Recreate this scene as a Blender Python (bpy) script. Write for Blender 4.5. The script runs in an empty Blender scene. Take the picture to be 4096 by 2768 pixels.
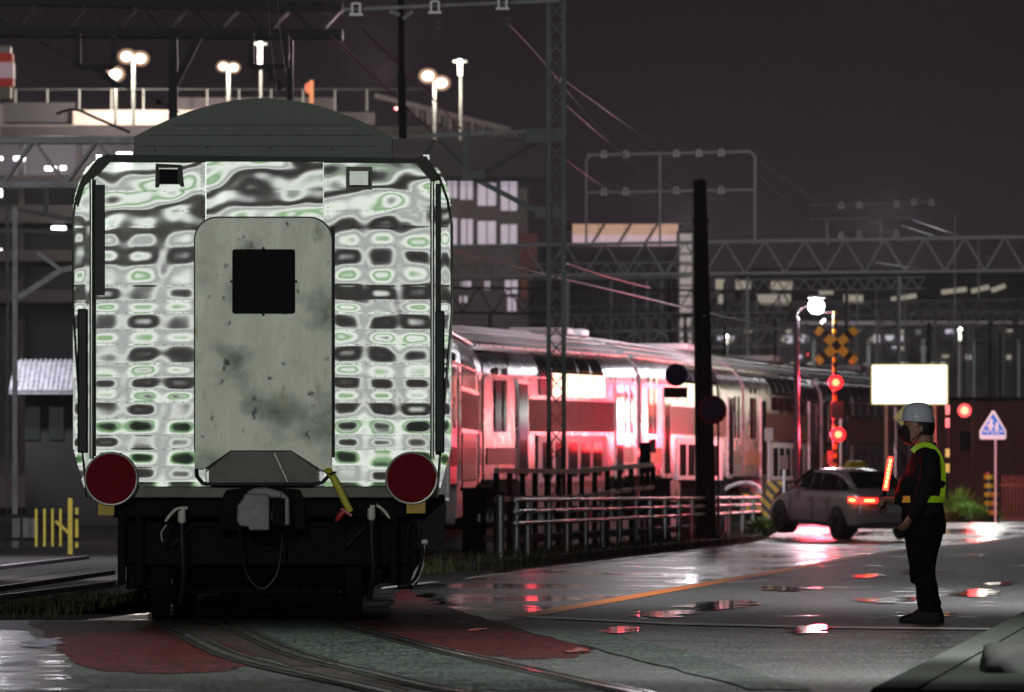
import bpy, bmesh, math, random
from mathutils import Vector, Matrix, noise
rad = math.radians
rnd = random.Random(7)
SC = bpy.context.scene
COL = SC.collection
# ------------------------------------------------------------------ camera
F = 34000.0            # focal length in pixels of the 4096 px wide photograph (300 mm lens)
cam_d = bpy.data.cameras.new("camera")
cam = bpy.data.objects.new("camera", cam_d); COL.objects.link(cam)
cam.location = (0, 0, 1.0); cam.rotation_euler = (rad(90), 0, 0)
cam_d.sensor_width = 36.0; cam_d.lens = F / 4096 * 36.0
cam_d.shift_y = 601 / 4096
cam_d.clip_start = 1.0; cam_d.clip_end = 6000
cam_d.dof.use_dof = True; cam_d.dof.focus_distance = 67.5; cam_d.dof.aperture_fstop = 9.0
SC.camera = cam
SC.view_settings.view_transform = 'Standard'; SC.view_settings.look = 'None'
SC.view_settings.exposure = 0.0; SC.view_settings.gamma = 1.0
SC.cycles.use_denoising = True
SC.cycles.max_bounces = 8; SC.cycles.volume_bounces = 0
SC.cycles.sample_clamp_indirect = 4.0
SC.cycles.caustics_reflective = False; SC.cycles.caustics_refractive = False
# ------------------------------------------------------------------ world: overcast city night, made-up bright bands behind the viewer
w = bpy.data.worlds.new("World"); SC.world = w; w.use_nodes = True
nt = w.node_tree; nt.nodes.clear()
def N(t, **k):
    n = nt.nodes.new(t)
    for a, b in k.items(): setattr(n, a, b)
    return n
def LK(a, b): nt.links.new(a, b)
def MT(op, a, b=None, c=None):
    n = N('ShaderNodeMath', operation=op)
    for i, v in enumerate((a, b, c)):
        if v is None: continue
        if isinstance(v, (int, float)): n.inputs[i].default_value = v
        else: LK(v, n.inputs[i])
    return n.outputs[0]
def ramp(fac, stops, interp='LINEAR'):
    n = N('ShaderNodeValToRGB'); n.color_ramp.interpolation = interp
    e = n.color_ramp.elements
    while len(e) < len(stops): e.new(0.5)
    for i, (p, c) in enumerate(stops):
        e[i].position = p; e[i].color = (*c, 1) if len(c) == 3 else c
    LK(fac, n.inputs[0]); return n.outputs[0]
tc = N('ShaderNodeTexCoord'); sp = N('ShaderNodeSeparateXYZ'); LK(tc.outputs['Generated'], sp.inputs[0])
X, Y, Z = sp.outputs
sky = N('ShaderNodeTexSky'); sky.sky_type = 'NISHITA'; sky.sun_disc = False
sky.sun_elevation = rad(-9); sky.sun_rotation = rad(200); sky.air_density = 1.5
# cloud base lit from below by the town: a little brighter near the horizon
glow = ramp(MT('ABSOLUTE', Z), [(0, (.028, .021, .026)), (.04, (.0125, .0090, .0118)), (.10, (.0058, .0042, .0054)), (1, (.006, .005, .007))])
side = MT('MULTIPLY_ADD', X, -2.6, 1.0)
sidec = MT('MINIMUM', MT('MAXIMUM', side, .6), 1.6)
nz = N('ShaderNodeTexNoise'); nz.inputs['Scale'].default_value = 14; LK(tc.outputs['Generated'], nz.inputs['Vector'])
gl2 = N('ShaderNodeVectorMath', operation='SCALE'); LK(glow, gl2.inputs[0]); LK(MT('MULTIPLY', sidec, MT('MULTIPLY_ADD', nz.outputs['Fac'], .35, .82)), gl2.inputs['Scale'])
# unseen street as made-up colour bands, shaped for reflections in the polished panels
by = MT('MAXIMUM', MT('MULTIPLY', Y, -1), .02)
az = MT('DIVIDE', X, by); el = MT('DIVIDE', Z, by)
n1 = N('ShaderNodeTexNoise'); n1.inputs['Scale'].default_value = 26; n1.inputs['Detail'].default_value = 2; LK(tc.outputs['Generated'], n1.inputs['Vector'])
wob = MT('MULTIPLY', MT('SUBTRACT', n1.outputs['Fac'], .5), .035)
e0 = MT('ADD', MT('SUBTRACT', el, .020), MT('MULTIPLY', wob, .38))
rr = MT('ADD', MT('MULTIPLY', MT('ADD', e0, MT('MULTIPLY', MT('ABSOLUTE', MT('ADD', az, -.01)), .16)), 5.0), .5)
DK = (.020, .016, .016); WH = (1.12, 1.16, 1.08); GY = (.34, .36, .35); GR = (.07, .34, .03); LG = (.42, .45, .43)
def E(v): return .5 + v * 5.0
street = ramp(rr, [(E(-.098), (.012, .010, .010)), (E(-.082), (.07, .014, .012)), (E(-.066), (.06, .02, .018)), (E(-.060), GY), (E(-.054), WH), (E(-.042), (1.1, 1.15, 1.1)), (E(-.038), GR), (E(-.031), GR), (E(-.027), WH),
                   (E(-.018), WH), (E(-.008), LG), (E(.004), LG), (E(.008), WH), (E(.011), (1.2, 1.2, 1.15)), (E(.014), GY), (E(.018), DK), (E(.050), (.02, .012, .010)), (E(.056), GY), (E(.062), WH), (E(.074), (.8, .85, .8)), (E(.080), (.10, .26, .07)), (E(.086), (.4, .42, .40)), (E(.098), (.015, .015, .015))])
back = MT('GREATER_THAN', MT('MULTIPLY', Y, -1), .5)
mixc = N('ShaderNodeMix', data_type='RGBA'); LK(back, mixc.inputs[0]); LK(gl2.outputs[0], mixc.inputs[6]); LK(street, mixc.inputs[7])
bg1 = N('ShaderNodeBackground'); LK(mixc.outputs[2], bg1.inputs[0]); bg1.inputs[1].default_value = 1.0
bg2 = N('ShaderNodeBackground'); LK(sky.outputs[0], bg2.inputs[0]); bg2.inputs[1].default_value = 0.05
ad = N('ShaderNodeAddShader'); LK(bg1.outputs[0], ad.inputs[0]); LK(bg2.outputs[0], ad.inputs[1])
wo = N('ShaderNodeOutputWorld'); LK(ad.outputs[0], wo.inputs[0])
# ------------------------------------------------------------------ unseen lights: street lamps, and fills added for road, train, track and plants
def lamp(name, kind, loc, power, color=(1, 1, 1), size=.3, target=None, spot=None, blend=.4):
    d = bpy.data.lights.new(name, kind); d.energy = power; d.color = color
    if kind == 'AREA': d.shape = 'DISK'; d.size = size
    else: d.shadow_soft_size = size
    if kind == 'SPOT': d.spot_size = rad(spot); d.spot_blend = blend
    o = bpy.data.objects.new(name, d); COL.objects.link(o); o.location = loc
    if target: o.rotation_euler = (Vector(target) - Vector(loc)).to_track_quat('-Z', 'Y').to_euler()
    return o
CW = (.93, 1.0, .93)
lamp("street_light", "SPOT", (4.2, 54.5, 8.0), 3800, CW, .5, (3.2, 54.5, 0.0), 104, .35)
lamp("street_light", "SPOT", (2.6, 42, 8.0), 2300, CW, .5, (.6, 47, 0.0), 96, .6)
lamp("road_fill", "SPOT", (8.5, 86, 9.0), 8500, (.97, .97, 1.0), .5, (8.3, 88, 0), 152, .5)  # added to brighten the road beyond the stop line
lamp("street_light", "SPOT", (-6.0, 30, 8.0), 7500, CW, .5, (-2.2, 67, 2.5), 40, .6)
lamp("train_roof_fill", 'SPOT', (11.0, 178, 9.0), 11000, (.95, .93, 1.0), .4, (2.5, 196, 3.2), 40, .7)  # added to whiten the train roofs from the right
lamp("track_side_fill", 'POINT', (-9.0, 138, 6.0), 1500, (.95, .9, 1), .4)  # added to brighten the yellow barrier and white box
lamp("plant_fill", 'POINT', (12.4, 221, 3.2), 450, (.97, 1, .9), .3)  # added to brighten the plants, no lamp stands here
lamp("pink_train_fill", 'POINT', (-3.0, 188, 11.0), 1500, (1, .78, .86), .6)  # added pinkish light over the train, without a fixture
# ------------------------------------------------------------------ materials
MATS = {}
def mat(name, col=(.5, .5, .5), rough=.5, metal=0., emis=None, es=1., var=0., vscale=5., bump=0., bscale=40., rvar=0., spec=.5, stretch=None, trans=0.):
    if name in MATS: return MATS[name]
    m = bpy.data.materials.new(name); m.use_nodes = True; t = m.node_tree; b = t.nodes['Principled BSDF']
    b.inputs['Base Color'].default_value = (*col, 1); b.inputs['Roughness'].default_value = rough; b.inputs['Metallic'].default_value = metal
    b.inputs['Specular IOR Level'].default_value = spec
    if trans: b.inputs['Transmission Weight'].default_value = trans
    if emis: b.inputs['Emission Color'].default_value = (*emis, 1); b.inputs['Emission Strength'].default_value = es
    co = t.nodes.new('ShaderNodeTexCoord').outputs['Object']
    if stretch:
        mp = t.nodes.new('ShaderNodeMapping'); mp.inputs['Scale'].default_value = stretch; t.links.new(co, mp.inputs[0]); co = mp.outputs[0]
    if var or rvar:
        n = t.nodes.new('ShaderNodeTexNoise'); n.inputs['Scale'].default_value = vscale; n.inputs['Detail'].default_value = 7; n.inputs['Roughness'].default_value = .62
        t.links.new(co, n.inputs['Vector'])
    if var:
        mr = t.nodes.new('ShaderNodeMapRange'); mr.inputs[1].default_value = .3; mr.inputs[2].default_value = .7
        mr.inputs[3].default_value = 1 - var; mr.inputs[4].default_value = 1 + var; t.links.new(n.outputs['Fac'], mr.inputs[0])
        vm = t.nodes.new('ShaderNodeVectorMath'); vm.operation = 'SCALE'; vm.inputs[0].default_value = col; t.links.new(mr.outputs[0], vm.inputs['Scale'])
        t.links.new(vm.outputs[0], b.inputs['Base Color'])
    if rvar:
        mr = t.nodes.new('ShaderNodeMapRange'); mr.inputs[1].default_value = .35; mr.inputs[2].default_value = .65
        mr.inputs[3].default_value = max(.02, rough - rvar); mr.inputs[4].default_value = min(1, rough + rvar); t.links.new(n.outputs['Fac'], mr.inputs[0])
        t.links.new(mr.outputs[0], b.inputs['Roughness'])
    if bump:
        n2 = t.nodes.new('ShaderNodeTexNoise'); n2.inputs['Scale'].default_value = bscale; n2.inputs['Detail'].default_value = 4; t.links.new(co, n2.inputs['Vector'])
        bp = t.nodes.new('ShaderNodeBump'); bp.inputs['Strength'].default_value = bump; bp.inputs['Distance'].default_value = .01
        t.links.new(n2.outputs['Fac'], bp.inputs['Height']); t.links.new(bp.outputs[0], b.inputs['Normal'])
    MATS[name] = m; return m
def tint(m, col2, scale=3., lo=.45, hi=.62, detail=6, stretch=None):
    """mix a second base colour in by noise (stains and wear that stay put)"""
    t = m.node_tree; b = t.nodes['Principled BSDF']; s = b.inputs['Base Color']
    mx = t.nodes.new('ShaderNodeMix'); mx.data_type = 'RGBA'
    if s.is_linked: t.links.new(s.links[0].from_socket, mx.inputs[6])
    else: mx.inputs[6].default_value = s.default_value
    mx.inputs[7].default_value = (*col2, 1)
    co = t.nodes.new('ShaderNodeTexCoord').outputs['Object']
    mp = t.nodes.new('ShaderNodeMapping'); mp.inputs['Location'].default_value = (scale, 3.1, 1.7); mp.inputs['Scale'].default_value = stretch or (1, 1, 1); t.links.new(co, mp.inputs[0])
    n = t.nodes.new('ShaderNodeTexNoise'); n.inputs['Scale'].default_value = scale; n.inputs['Detail'].default_value = detail; t.links.new(mp.outputs[0], n.inputs['Vector'])
    mr = t.nodes.new('ShaderNodeMapRange'); mr.inputs[1].default_value = lo; mr.inputs[2].default_value = hi; t.links.new(n.outputs['Fac'], mr.inputs[0])
    t.links.new(mr.outputs[0], mx.inputs[0]); t.links.new(mx.outputs[2], s); return m
# ------------------------------------------------------------------ mesh builder
def W(px, py, s, dy=0.): return Vector(((px - 2048) / s, F / s + dy, 1 + (1985 - py) / s))
def G(px, py, z=0.):                                   # point of the ground seen at a pixel
    s = (py - 1985) / (1 - z); return Vector(((px - 2048) / s, F / s, z))
class MB:
    def __init__(self): self.v = []; self.f = []; self.m = []; self.mi = 0
    def add(self, vs, fs):
        o = len(self.v); self.v += [Vector(p) for p in vs]; self.f += [tuple(i + o for i in f) for f in fs]; self.m += [self.mi] * len(fs); return self
    def box(self, c, s, rz=0, rot=None, taper=1.):
        c = Vector(c); R = rot if rot is not None else Matrix.Rotation(rz, 3, 'Z'); vs = []
        for z in (-1, 1):
            k = taper if z > 0 else 1.
            for x, y in ((-1, -1), (1, -1), (1, 1), (-1, 1)): vs.append(c + R @ Vector((x * s[0] / 2 * k, y * s[1] / 2 * k, z * s[2] / 2)))
        return self.add(vs, [(3, 2, 1, 0), (4, 5, 6, 7), (0, 1, 5, 4), (1, 2, 6, 5), (2, 3, 7, 6), (3, 0, 4, 7)])
    def b2(self, x0, x1, y0, y1, z0, z1): return self.box(((x0 + x1) / 2, (y0 + y1) / 2, (z0 + z1) / 2), (abs(x1 - x0), abs(y1 - y0), abs(z1 - z0)))
    def bar(self, a, b, wd, ht=None):
        a, b = Vector(a), Vector(b); d = b - a; L = d.length
        if L < 1e-6: return self
        return self.box((a + b) / 2, (wd, ht or wd, L), rot=d.to_track_quat('Z', 'Y').to_matrix())
    def tube(self, pts, r, n=8, cap=True):
        pts = [Vector(p) for p in pts]; k = len(pts); rs = r if isinstance(r, (list, tuple)) else [r] * k
        vs = []; up = None
        for i, p in enumerate(pts):
            t = (pts[min(i + 1, k - 1)] - pts[max(i - 1, 0)]).normalized()
            if up is None: up = t.orthogonal().normalized()
            up = (up - t * up.dot(t)).normalized(); sd = t.cross(up)
            for j in range(n):
                a = 2 * math.pi * j / n; vs.append(p + (up * math.cos(a) + sd * math.sin(a)) * rs[i])
        fs = [(i * n + j, i * n + (j + 1) % n, (i + 1) * n + (j + 1) % n, (i + 1) * n + j) for i in range(k - 1) for j in range(n)]
        if cap: fs += [tuple(range(n))[::-1], tuple((k - 1) * n + j for j in range(n))]
        return self.add(vs, fs)
    def prism(self, pts, y0, y1):                       # outline in x,z pushed along y
        n = len(pts); vs = [(p[0], y0, p[1]) for p in pts] + [(p[0], y1, p[1]) for p in pts]
        return self.add(vs, [tuple(range(n)), tuple(range(2 * n - 1, n - 1, -1))] + [(i, i + n, (i + 1) % n + n, (i + 1) % n) for i in range(n)])
    def disc(self, c, r, y0, y1, n=40):
        return self.prism([(c[0] + r * math.cos(2 * math.pi * i / n), c[1] + r * math.sin(2 * math.pi * i / n)) for i in range(n)], y0, y1)
    def flat(self, pts, z=None):
        vs = [Vector((p[0], p[1], p[2] if z is None else z)) for p in pts]
        a = sum(vs[i].x * vs[(i + 1) % len(vs)].y - vs[(i + 1) % len(vs)].x * vs[i].y for i in range(len(vs)))
        if a < 0: vs = vs[::-1]
        return self.add(vs, [tuple(range(len(vs)))])
    def loft(self, rings, close=True, cap=True):
        n = len(rings[0]); vs = [p for r in rings for p in r]
        fs = [(i * n + j, i * n + (j + 1) % n, (i + 1) * n + (j + 1) % n, (i + 1) * n + j) for i in range(len(rings) - 1) for j in range(n if close else n - 1)]
        if cap: fs += [tuple(range(n))[::-1], tuple((len(rings) - 1) * n + j for j in range(n))]
        return self.add(vs, fs)
    def build(self, name, m, parent=None, smooth=False, bevel=0, base=None):
        me = bpy.data.meshes.new(name)
        if parent is not None: off = WL(parent)
        elif base is not None: off = Vector(base)
        elif self.v:
            xs = [p.x for p in self.v]; ys = [p.y for p in self.v]; zs = [p.z for p in self.v]
            off = Vector(((min(xs) + max(xs)) / 2, (min(ys) + max(ys)) / 2, min(zs)))
        me.from_pydata([tuple(p - off) for p in self.v], [], self.f)
        for x in (m if isinstance(m, list) else [m]): me.materials.append(x)
        if isinstance(m, list):
            for p, k in zip(me.polygons, self.m): p.material_index = k
        bm = bmesh.new(); bm.from_mesh(me); bmesh.ops.recalc_face_normals(bm, faces=bm.faces)
        bm.to_mesh(me); bm.free()
        if smooth:
            for p in me.polygons: p.use_smooth = True
            if smooth != 'all': me.set_sharp_from_angle(angle=rad(38))
        o = bpy.data.objects.new(name, me); COL.objects.link(o)
        if parent is not None: o.parent = parent
        else: o.location = off
        if bevel:
            bv = o.modifiers.new('bevel', 'BEVEL'); bv.width = bevel; bv.segments = 2; bv.limit_method = 'ANGLE'
        return o
def WL(o):
    v = Vector((0, 0, 0))
    while o is not None: v += o.location; o = o.parent
    return v
def empty(name, loc):
    o = bpy.data.objects.new(name, None); COL.objects.link(o); o.location = loc; o.empty_display_size = .3; return o
def tag(o, label, cat, group=None):
    o['label'] = label; o['category'] = cat
    if group: o['group'] = group
    return o
def struct(o, kind='structure'): o['kind'] = kind; return o
def copy_tree(o, parent=None):
    c = o.copy(); COL.objects.link(c); c.parent = parent
    for ch in list(o.children): copy_tree(ch, c)
    return c
def rrect(x0, x1, z0, z1, r, n=8):
    out = []
    for cx, cz, a0 in ((x1 - r, z1 - r, 0), (x0 + r, z1 - r, 90), (x0 + r, z0 + r, 180), (x1 - r, z0 + r, 270)):
        for i in range(n + 1):
            a = rad(a0 + 90 * i / n); out.append((cx + r * math.cos(a), cz + r * math.sin(a)))
    return out
# ------------------------------------------------------------------ ground
m_soil = mat('soil', (.012, .012, .010), .9, var=.5, vscale=2, bump=.6, bscale=9)
m_gravel = mat('gravel', (.030, .028, .027), .8, var=.5, vscale=9, bump=1, bscale=14)
def asphalt(name, col, rough, spark=.5, puddle=.46, wet=.10, grow=.1):
    m = bpy.data.materials.new(name); m.use_nodes = True; t = m.node_tree; b = t.nodes['Principled BSDF']
    def nn(ty): return t.nodes.new(ty)
    co = nn('ShaderNodeTexCoord').outputs['Object']
    def noi(sc, stretch=(1, 1, 1), det=5, loc=(0, 0, 0)):
        mp = nn('ShaderNodeMapping'); mp.inputs['Scale'].default_value = stretch; mp.inputs['Location'].default_value = loc; t.links.new(co, mp.inputs[0])
        n = nn('ShaderNodeTexNoise'); n.inputs['Scale'].default_value = sc; n.inputs['Detail'].default_value = det; t.links.new(mp.outputs[0], n.inputs['Vector']); return n.outputs['Fac']
    def mr(f, a, b_, c, d):
        n = nn('ShaderNodeMapRange'); t.links.new(f, n.inputs[0])
        for i, v in enumerate((a, b_, c, d)): n.inputs[i + 1].default_value = v
        return n.outputs[0]
    def mt(op, a, b_):
        n = nn('ShaderNodeMath'); n.operation = op
        for i, v in enumerate((a, b_)):
            if isinstance(v, (int, float)): n.inputs[i].default_value = v
            else: t.links.new(v, n.inputs[i])
        return n.outputs[0]
    grain = noi(34, (1, .16, 1), det=3); grain2 = noi(9, (1, .4, 1), det=6); big = noi(.35, (1.0, .5, 1), 6); mid = noi(1.5, (1., 1., 1), 7, (4, 2, 0))
    shade = mt('MULTIPLY', mr(grain, .34, .72, .12, 2.5), mt('MULTIPLY', mr(grain2, .3, .7, .75, 1.25), mr(mid, .32, .68, .55, 1.35)))
    vm = nn('ShaderNodeVectorMath'); vm.operation = 'SCALE'; vm.inputs[0].default_value = col; t.links.new(shade, vm.inputs['Scale']); t.links.new(vm.outputs[0], b.inputs['Base Color'])
    pud = mr(mt('ADD', mt('MULTIPLY', big, .6), mt('MULTIPLY', mid, .4)), puddle - .035, puddle, 0., 1.)   # low = water
    rg = mt('ADD', mt('MULTIPLY', pud, rough), mt('MULTIPLY', mt('SUBTRACT', 1., pud), wet)); t.links.new(rg, b.inputs['Roughness'])
    bp = nn('ShaderNodeBump'); bp.inputs['Distance'].default_value = .012; t.links.new(mt('ADD', grain, mt('MULTIPLY', noi(90, det=1), .6)), bp.inputs['Height'])
    t.links.new(mt('MULTIPLY', mt('ADD', mt('MULTIPLY', pud, .88), .12), spark), bp.inputs['Strength']); t.links.new(bp.outputs[0], b.inputs['Normal'])
    b.inputs['Specular IOR Level'].default_value = .5 if wet < .25 and 'paint' not in name and 'faded' not in name else .22
    return m
m_asph = asphalt('wet_asphalt', (.055, .054, .053), .50, .55, .405, .2)
m_lane = asphalt('soaked_asphalt', (.026, .025, .026), .34, .30, .50, .09)
m_red = asphalt('red_painted_asphalt', (.050, .006, .005), .6, .5, .40)
m_green = asphalt('green_painted_asphalt', (.042, .056, .048), .5, .5, .36)
m_dred = asphalt('faded_red_asphalt', (.032, .019, .019), .6, .5, .40)
m_orange = mat('orange_road_paint', (.62, .16, .015), .5, var=.35, vscale=12, bump=.3, bscale=60)
m_wline = mat('white_road_paint', (.70, .70, .68), .5, var=.35, vscale=14, bump=.3, bscale=60)
m_kerb = mat('kerb_concrete', (.035, .040, .031), .65, var=.3, vscale=4, bump=.6, bscale=25)
def hump(y):
    t = min(1, max(0, (y - 178) / 26)); return .33 * t * t * (3 - 2 * t)
g = MB(); g.flat([(-170, 5, 0), (170, 5, 0), (170, 760, 0), (-170, 760, 0)]); struct(g.build('ground', m_soil))
def edge_x(y): return -3.07 + (y - 70.1) * .0764
def orange_x(y): return .066 + (y - 70.1) * .081 + max(0, y - 150) ** 2 * .0011
def strip(name, m, xa, xb, ys, z, f=lambda y: hump(y), tag_=True):
    b = MB(); vs = []
    for y in ys: vs += [(xa(y), y, z + f(y)), (xb(y), y, z + f(y))]
    b.add(vs, [(2 * i, 2 * i + 1, 2 * i + 3, 2 * i + 2) for i in range(len(ys) - 1)])
    return struct(b.build(name, m, base=(0, 0, 0)))
YS = [68.6 + i * 4 for i in range(60)]
strip('road', m_asph, lambda y: -40, lambda y: 40, [10, 40, 68.3], .004, lambda y: 0)
strip('road', m_asph, lambda y: orange_x(y), lambda y: 60, [68.3] + YS[1:], .004)
strip('road_lane', m_lane, lambda y: edge_x(y) - .25, lambda y: orange_x(y), [68.3] + YS[1:], .004)
strip('lane_edge_line', m_wline, lambda y: edge_x(y) - .06, lambda y: edge_x(y) + .06, [77] + YS[3:26], .009)
strip('centre_line', m_orange, lambda y: orange_x(y) - .12, lambda y: orange_x(y) + .12, [70.0] + YS[1:30], .009)
b = MB(); b.flat([G(2100, 2470), G(2110, 2476), G(2700, 2504), G(3300, 2518), G(4040, 2526), G(4040, 2518), G(3300, 2510), G(2700, 2496), G(2200, 2472)], .0125); struct(b.build('stop_line', m_wline, base=(0, 0, 0)))
def wob(pts, k=4, a=.05, seed=1):
    r = random.Random(seed); out = []
    for i in range(len(pts)):
        p, q = Vector(pts[i]), Vector(pts[(i + 1) % len(pts)])
        for j in range(k):
            t = j / k; c = p.lerp(q, t); out.append(c + Vector((r.uniform(-a, a), r.uniform(-a, a) * 4, 0)) * (0 if j == 0 else 1))
    return out
def paint(name, m, px, z, a=.04, seed=1):
    b = MB(); b.flat(wob([G(*p) for p in px], 5, a, seed), z); return struct(b.build(name, m, base=(0, 0, 0)))
paint('red_paint_zone', m_red, [(120, 2487), (690, 2487), (800, 2545), (950, 2600), (1060, 2650), (900, 2690), (650, 2700), (420, 2690), (300, 2660), (270, 2620), (180, 2560)], .008, .05, 3)
paint('red_paint_zone', m_dred, [(700, 2490), (880, 2490), (1050, 2560), (1250, 2630), (1480, 2700), (1650, 2766), (1500, 2766), (1280, 2700), (1000, 2620), (800, 2540)], .0085, .02, 4)
paint('green_paint_zone', m_green, [(960, 2489), (1350, 2489), (1500, 2545), (1700, 2600), (1960, 2665), (2250, 2720), (2450, 2766), (1830, 2766), (1500, 2690), (1250, 2620), (1080, 2555)], .0085, .03, 5)
paint('red_paint_zone', m_red, [(1370, 2489), (1560, 2489), (1570, 2400), (1620, 2350), (1700, 2395), (1790, 2425), (1900, 2465), (2010, 2500), (2100, 2535), (2250, 2560), (2380, 2600), (2300, 2635), (2050, 2640), (1800, 2600), (1600, 2555)], .008, .05, 6)
paint('green_paint_zone', m_green, [(1990, 2488), (2200, 2478), (2280, 2500), (2450, 2545), (2700, 2600), (2980, 2680), (3250, 2766), (3000, 2766), (2700, 2680), (2400, 2605), (2150, 2545)], .0115, .03, 7)
paint('wet_patch', m_lane, [(-60, 2520), (120, 2530), (210, 2590), (290, 2640), (270, 2700), (330, 2766), (-80, 2766)], .0078, .06, 12)
# puddles lying on the lane behind the stop line
m_water = mat('water', (.012, .012, .013), .045, bump=.05, bscale=2.5, stretch=(3, .5, 1))
pd = MB()
for k, (a, b_, c, d) in enumerate([(2380, 2560, 2512, 2540), (2700, 3080, 2405, 2445), (2520, 2800, 2447, 2475), (3140, 3345, 2505, 2542), (3560, 3800, 2280, 2300), (3780, 4000, 2362, 2392), (3420, 3700, 2395, 2418),
                                  (3560, 3880, 2452, 2470), (3900, 4090, 2330, 2345), (2250, 2360, 2600, 2618), (1660, 1760, 2378, 2392), (1700, 1860, 2412, 2424), (1860, 1960, 2520, 2530), (3380, 3560, 2300, 2316), (70, 290, 2560, 2600), (3000, 3300, 2350, 2368)]):
    r = random.Random(k); n = max(3, int((d - c) / 3.2)); cx = (a + b_) / 2
    for q in range(n):
        yy = c + (d - c) * (q + .5) / n; hw_ = (b_ - a) / 2 * math.sqrt(max(.05, 1 - ((q + .5) / n * 2 - 1) ** 2)) * r.uniform(.45, 1.1); cx_ = cx + r.uniform(-.15, .15) * (b_ - a) - (q - n / 2) * 6
        th = (d - c) / n * r.uniform(.45, 1.05); pts = []
        for i in range(20):
            t = 2 * math.pi * i / 20; pts.append(G(cx_ + hw_ * math.cos(t) * r.uniform(.8, 1.1), max(2240, yy - th * math.sin(t) * r.uniform(.5, 1.)) ))
        pd.flat(pts, .0155 + k * .00006 + q * .000004)
struct(pd.build('puddles', m_water, base=(0, 0, 0)))
# tramway style grooved rails in the crossing
m_rail = mat('worn_rail_steel', (.30, .27, .25), .18, 1., rvar=.08, vscale=6)
m_groove = mat('rail_groove', (.006, .006, .006), .6)
def cspline(pts, n=10):
    out = []
    P = [Vector(p) for p in pts]
    for i in range(len(P) - 1):
        p0, p1, p2, p3 = P[max(i - 1, 0)], P[i], P[i + 1], P[min(i + 2, len(P) - 1)]
        for j in range(n):
            t = j / n; out.append(.5 * ((2 * p1) + (-p0 + p2) * t + (2 * p0 - 5 * p1 + 4 * p2 - p3) * t * t + (-p0 + 3 * p1 - 3 * p2 + p3) * t ** 3))
    return out + [P[-1]]
def rail_line(ctrl, name='rail'):
    pts = cspline(ctrl, 12)
    for off, wd, z, m, nm in ((0, .20, .0135, m_groove, 'rail_groove'), (-.025, .058, .019, m_rail, 'rail'), (.062, .022, .018, m_rail, 'guard_rail')):
        b = MB(); vs = []
        for i, p in enumerate(pts):
            t = (pts[min(i + 1, len(pts) - 1)] - pts[max(i - 1, 0)]).normalized(); sd = Vector((t.y, -t.x, 0))
            for q in (-.5, .5): vs.append((p.x + sd.x * (off + q * wd), p.y + sd.y * (off + q * wd), z))
        b.add(vs, [(2 * i, 2 * i + 1, 2 * i + 3, 2 * i + 2) for i in range(len(pts) - 1)]); struct(b.build(nm, m, base=(0, 0, 0)))
rail_line([(1.6, 30, 0), (-.2, 40, 0), (-.86, 45, 0), (-1.66, 51.9, 0), (-2.28, 60.2, 0), (-2.8, 68, 0), (-3.0, 75, 0), (-3.0, 95, 0)])
rail_line([(2.0, 30, 0), (.10, 41, 0), (-.32, 43.4, 0), (-.77, 47.5, 0), (-1.44, 54.4, 0), (-2.35, 69, 0), (-2.55, 76, 0), (-2.55, 95, 0)])
rail_line([(3.2, 30, 0), (.95, 41, 0), (.58, 43.4, 0), (-.07, 50.4, 0), (-.69, 57.6, 0), (-1.38, 67.3, 0), (-1.5, 76, 0), (-1.5, 95, 0)])
# side track on the left: raised rails on ballast
tb = MB(); tb.flat([(-60, 84, 0), (-3.9, 80, 0), (-4.2, 140, 0), (-60, 140, 0)], .012); struct(tb.build('track_bed', m_gravel, base=(0, 0, 0)))
m_srail = mat('pale_rail_sheen', (.62, .58, .64), .5, .1)  # reflected light on the rails put into a pale base colour
for a, b_ in (((-40, 2395), (450, 2335)), ((-40, 2360), (452, 2290)), ((-40, 2275), (350, 2230))):
    b = MB(); p, q = G(*a, .16), G(*b_, .16); b.bar(p, q, .05, .05); struct(b.build('rail', m_srail))
# kerb, verge and stone in the lower right corner
kz = .12
k0, k1 = G(3650, 2756), G(4140, 2478)
k = MB(); d = (k1 - k0); nrm = Vector((d.y, -d.x, 0)).normalized()
P = [k0 - d * .2, k1 + d * .6]
for a0, a1, z0, z1 in ((0, .22, 0, kz),):
    k.loft([[p + nrm * a0, p + nrm * a0 + Vector((0, 0, z1 - .02)), p + nrm * (a0 + .02) + Vector((0, 0, z1)), p + nrm * a1 + Vector((0, 0, z1)), p + nrm * a1] for p in P])
struct(k.build('kerb', m_kerb))
k = MB(); k.flat([P[0] + nrm * .22, P[1] + nrm * .22, P[1] + nrm * 9, P[0] + nrm * 9], kz - .012); struct(k.build('pavement', m_kerb, base=(0, 0, 0)))
m_moss = mat('mossy_grass', (.10, .14, .02), .8, var=.6, vscale=8)
def blades(pts, h, m, name, n, wd=.012, lean=.4, seed=2, ret=False):
    b = MB(); r = random.Random(seed)
    for i in range(n):
        c = pts(r); hh = h * r.uniform(.5, 1.1); a = r.uniform(0, 6.28); l = r.uniform(0, lean) * hh; dx, dy = math.cos(a), math.sin(a)
        w_ = wd * r.uniform(.6, 1.3); s = Vector((-dy, dx, 0)) * w_
        b.add([c - s, c + s, c + Vector((dx * l * .4, dy * l * .4, hh * .6)) + s * .7, c + Vector((dx * l * .4, dy * l * .4, hh * .6)) - s * .7, c + Vector((dx * l, dy * l, hh * .92))], [(0, 1, 2, 3), (3, 2, 4)])
    if ret: return b
    return struct(b.build(name, m, base=(0, 0, 0)), 'stuff')
def corner(r):
    while 1:
        p = k0.lerp(k1, r.uniform(.15, 1.0)) + nrm * (r.uniform(.50, 1.3) + .05)
        if noise.noise(p * 1.2) > -.25: return Vector((p.x, p.y, kz - .015))
blades(corner, .10, m_moss, 'grass', 2600, .008, .8)
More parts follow.
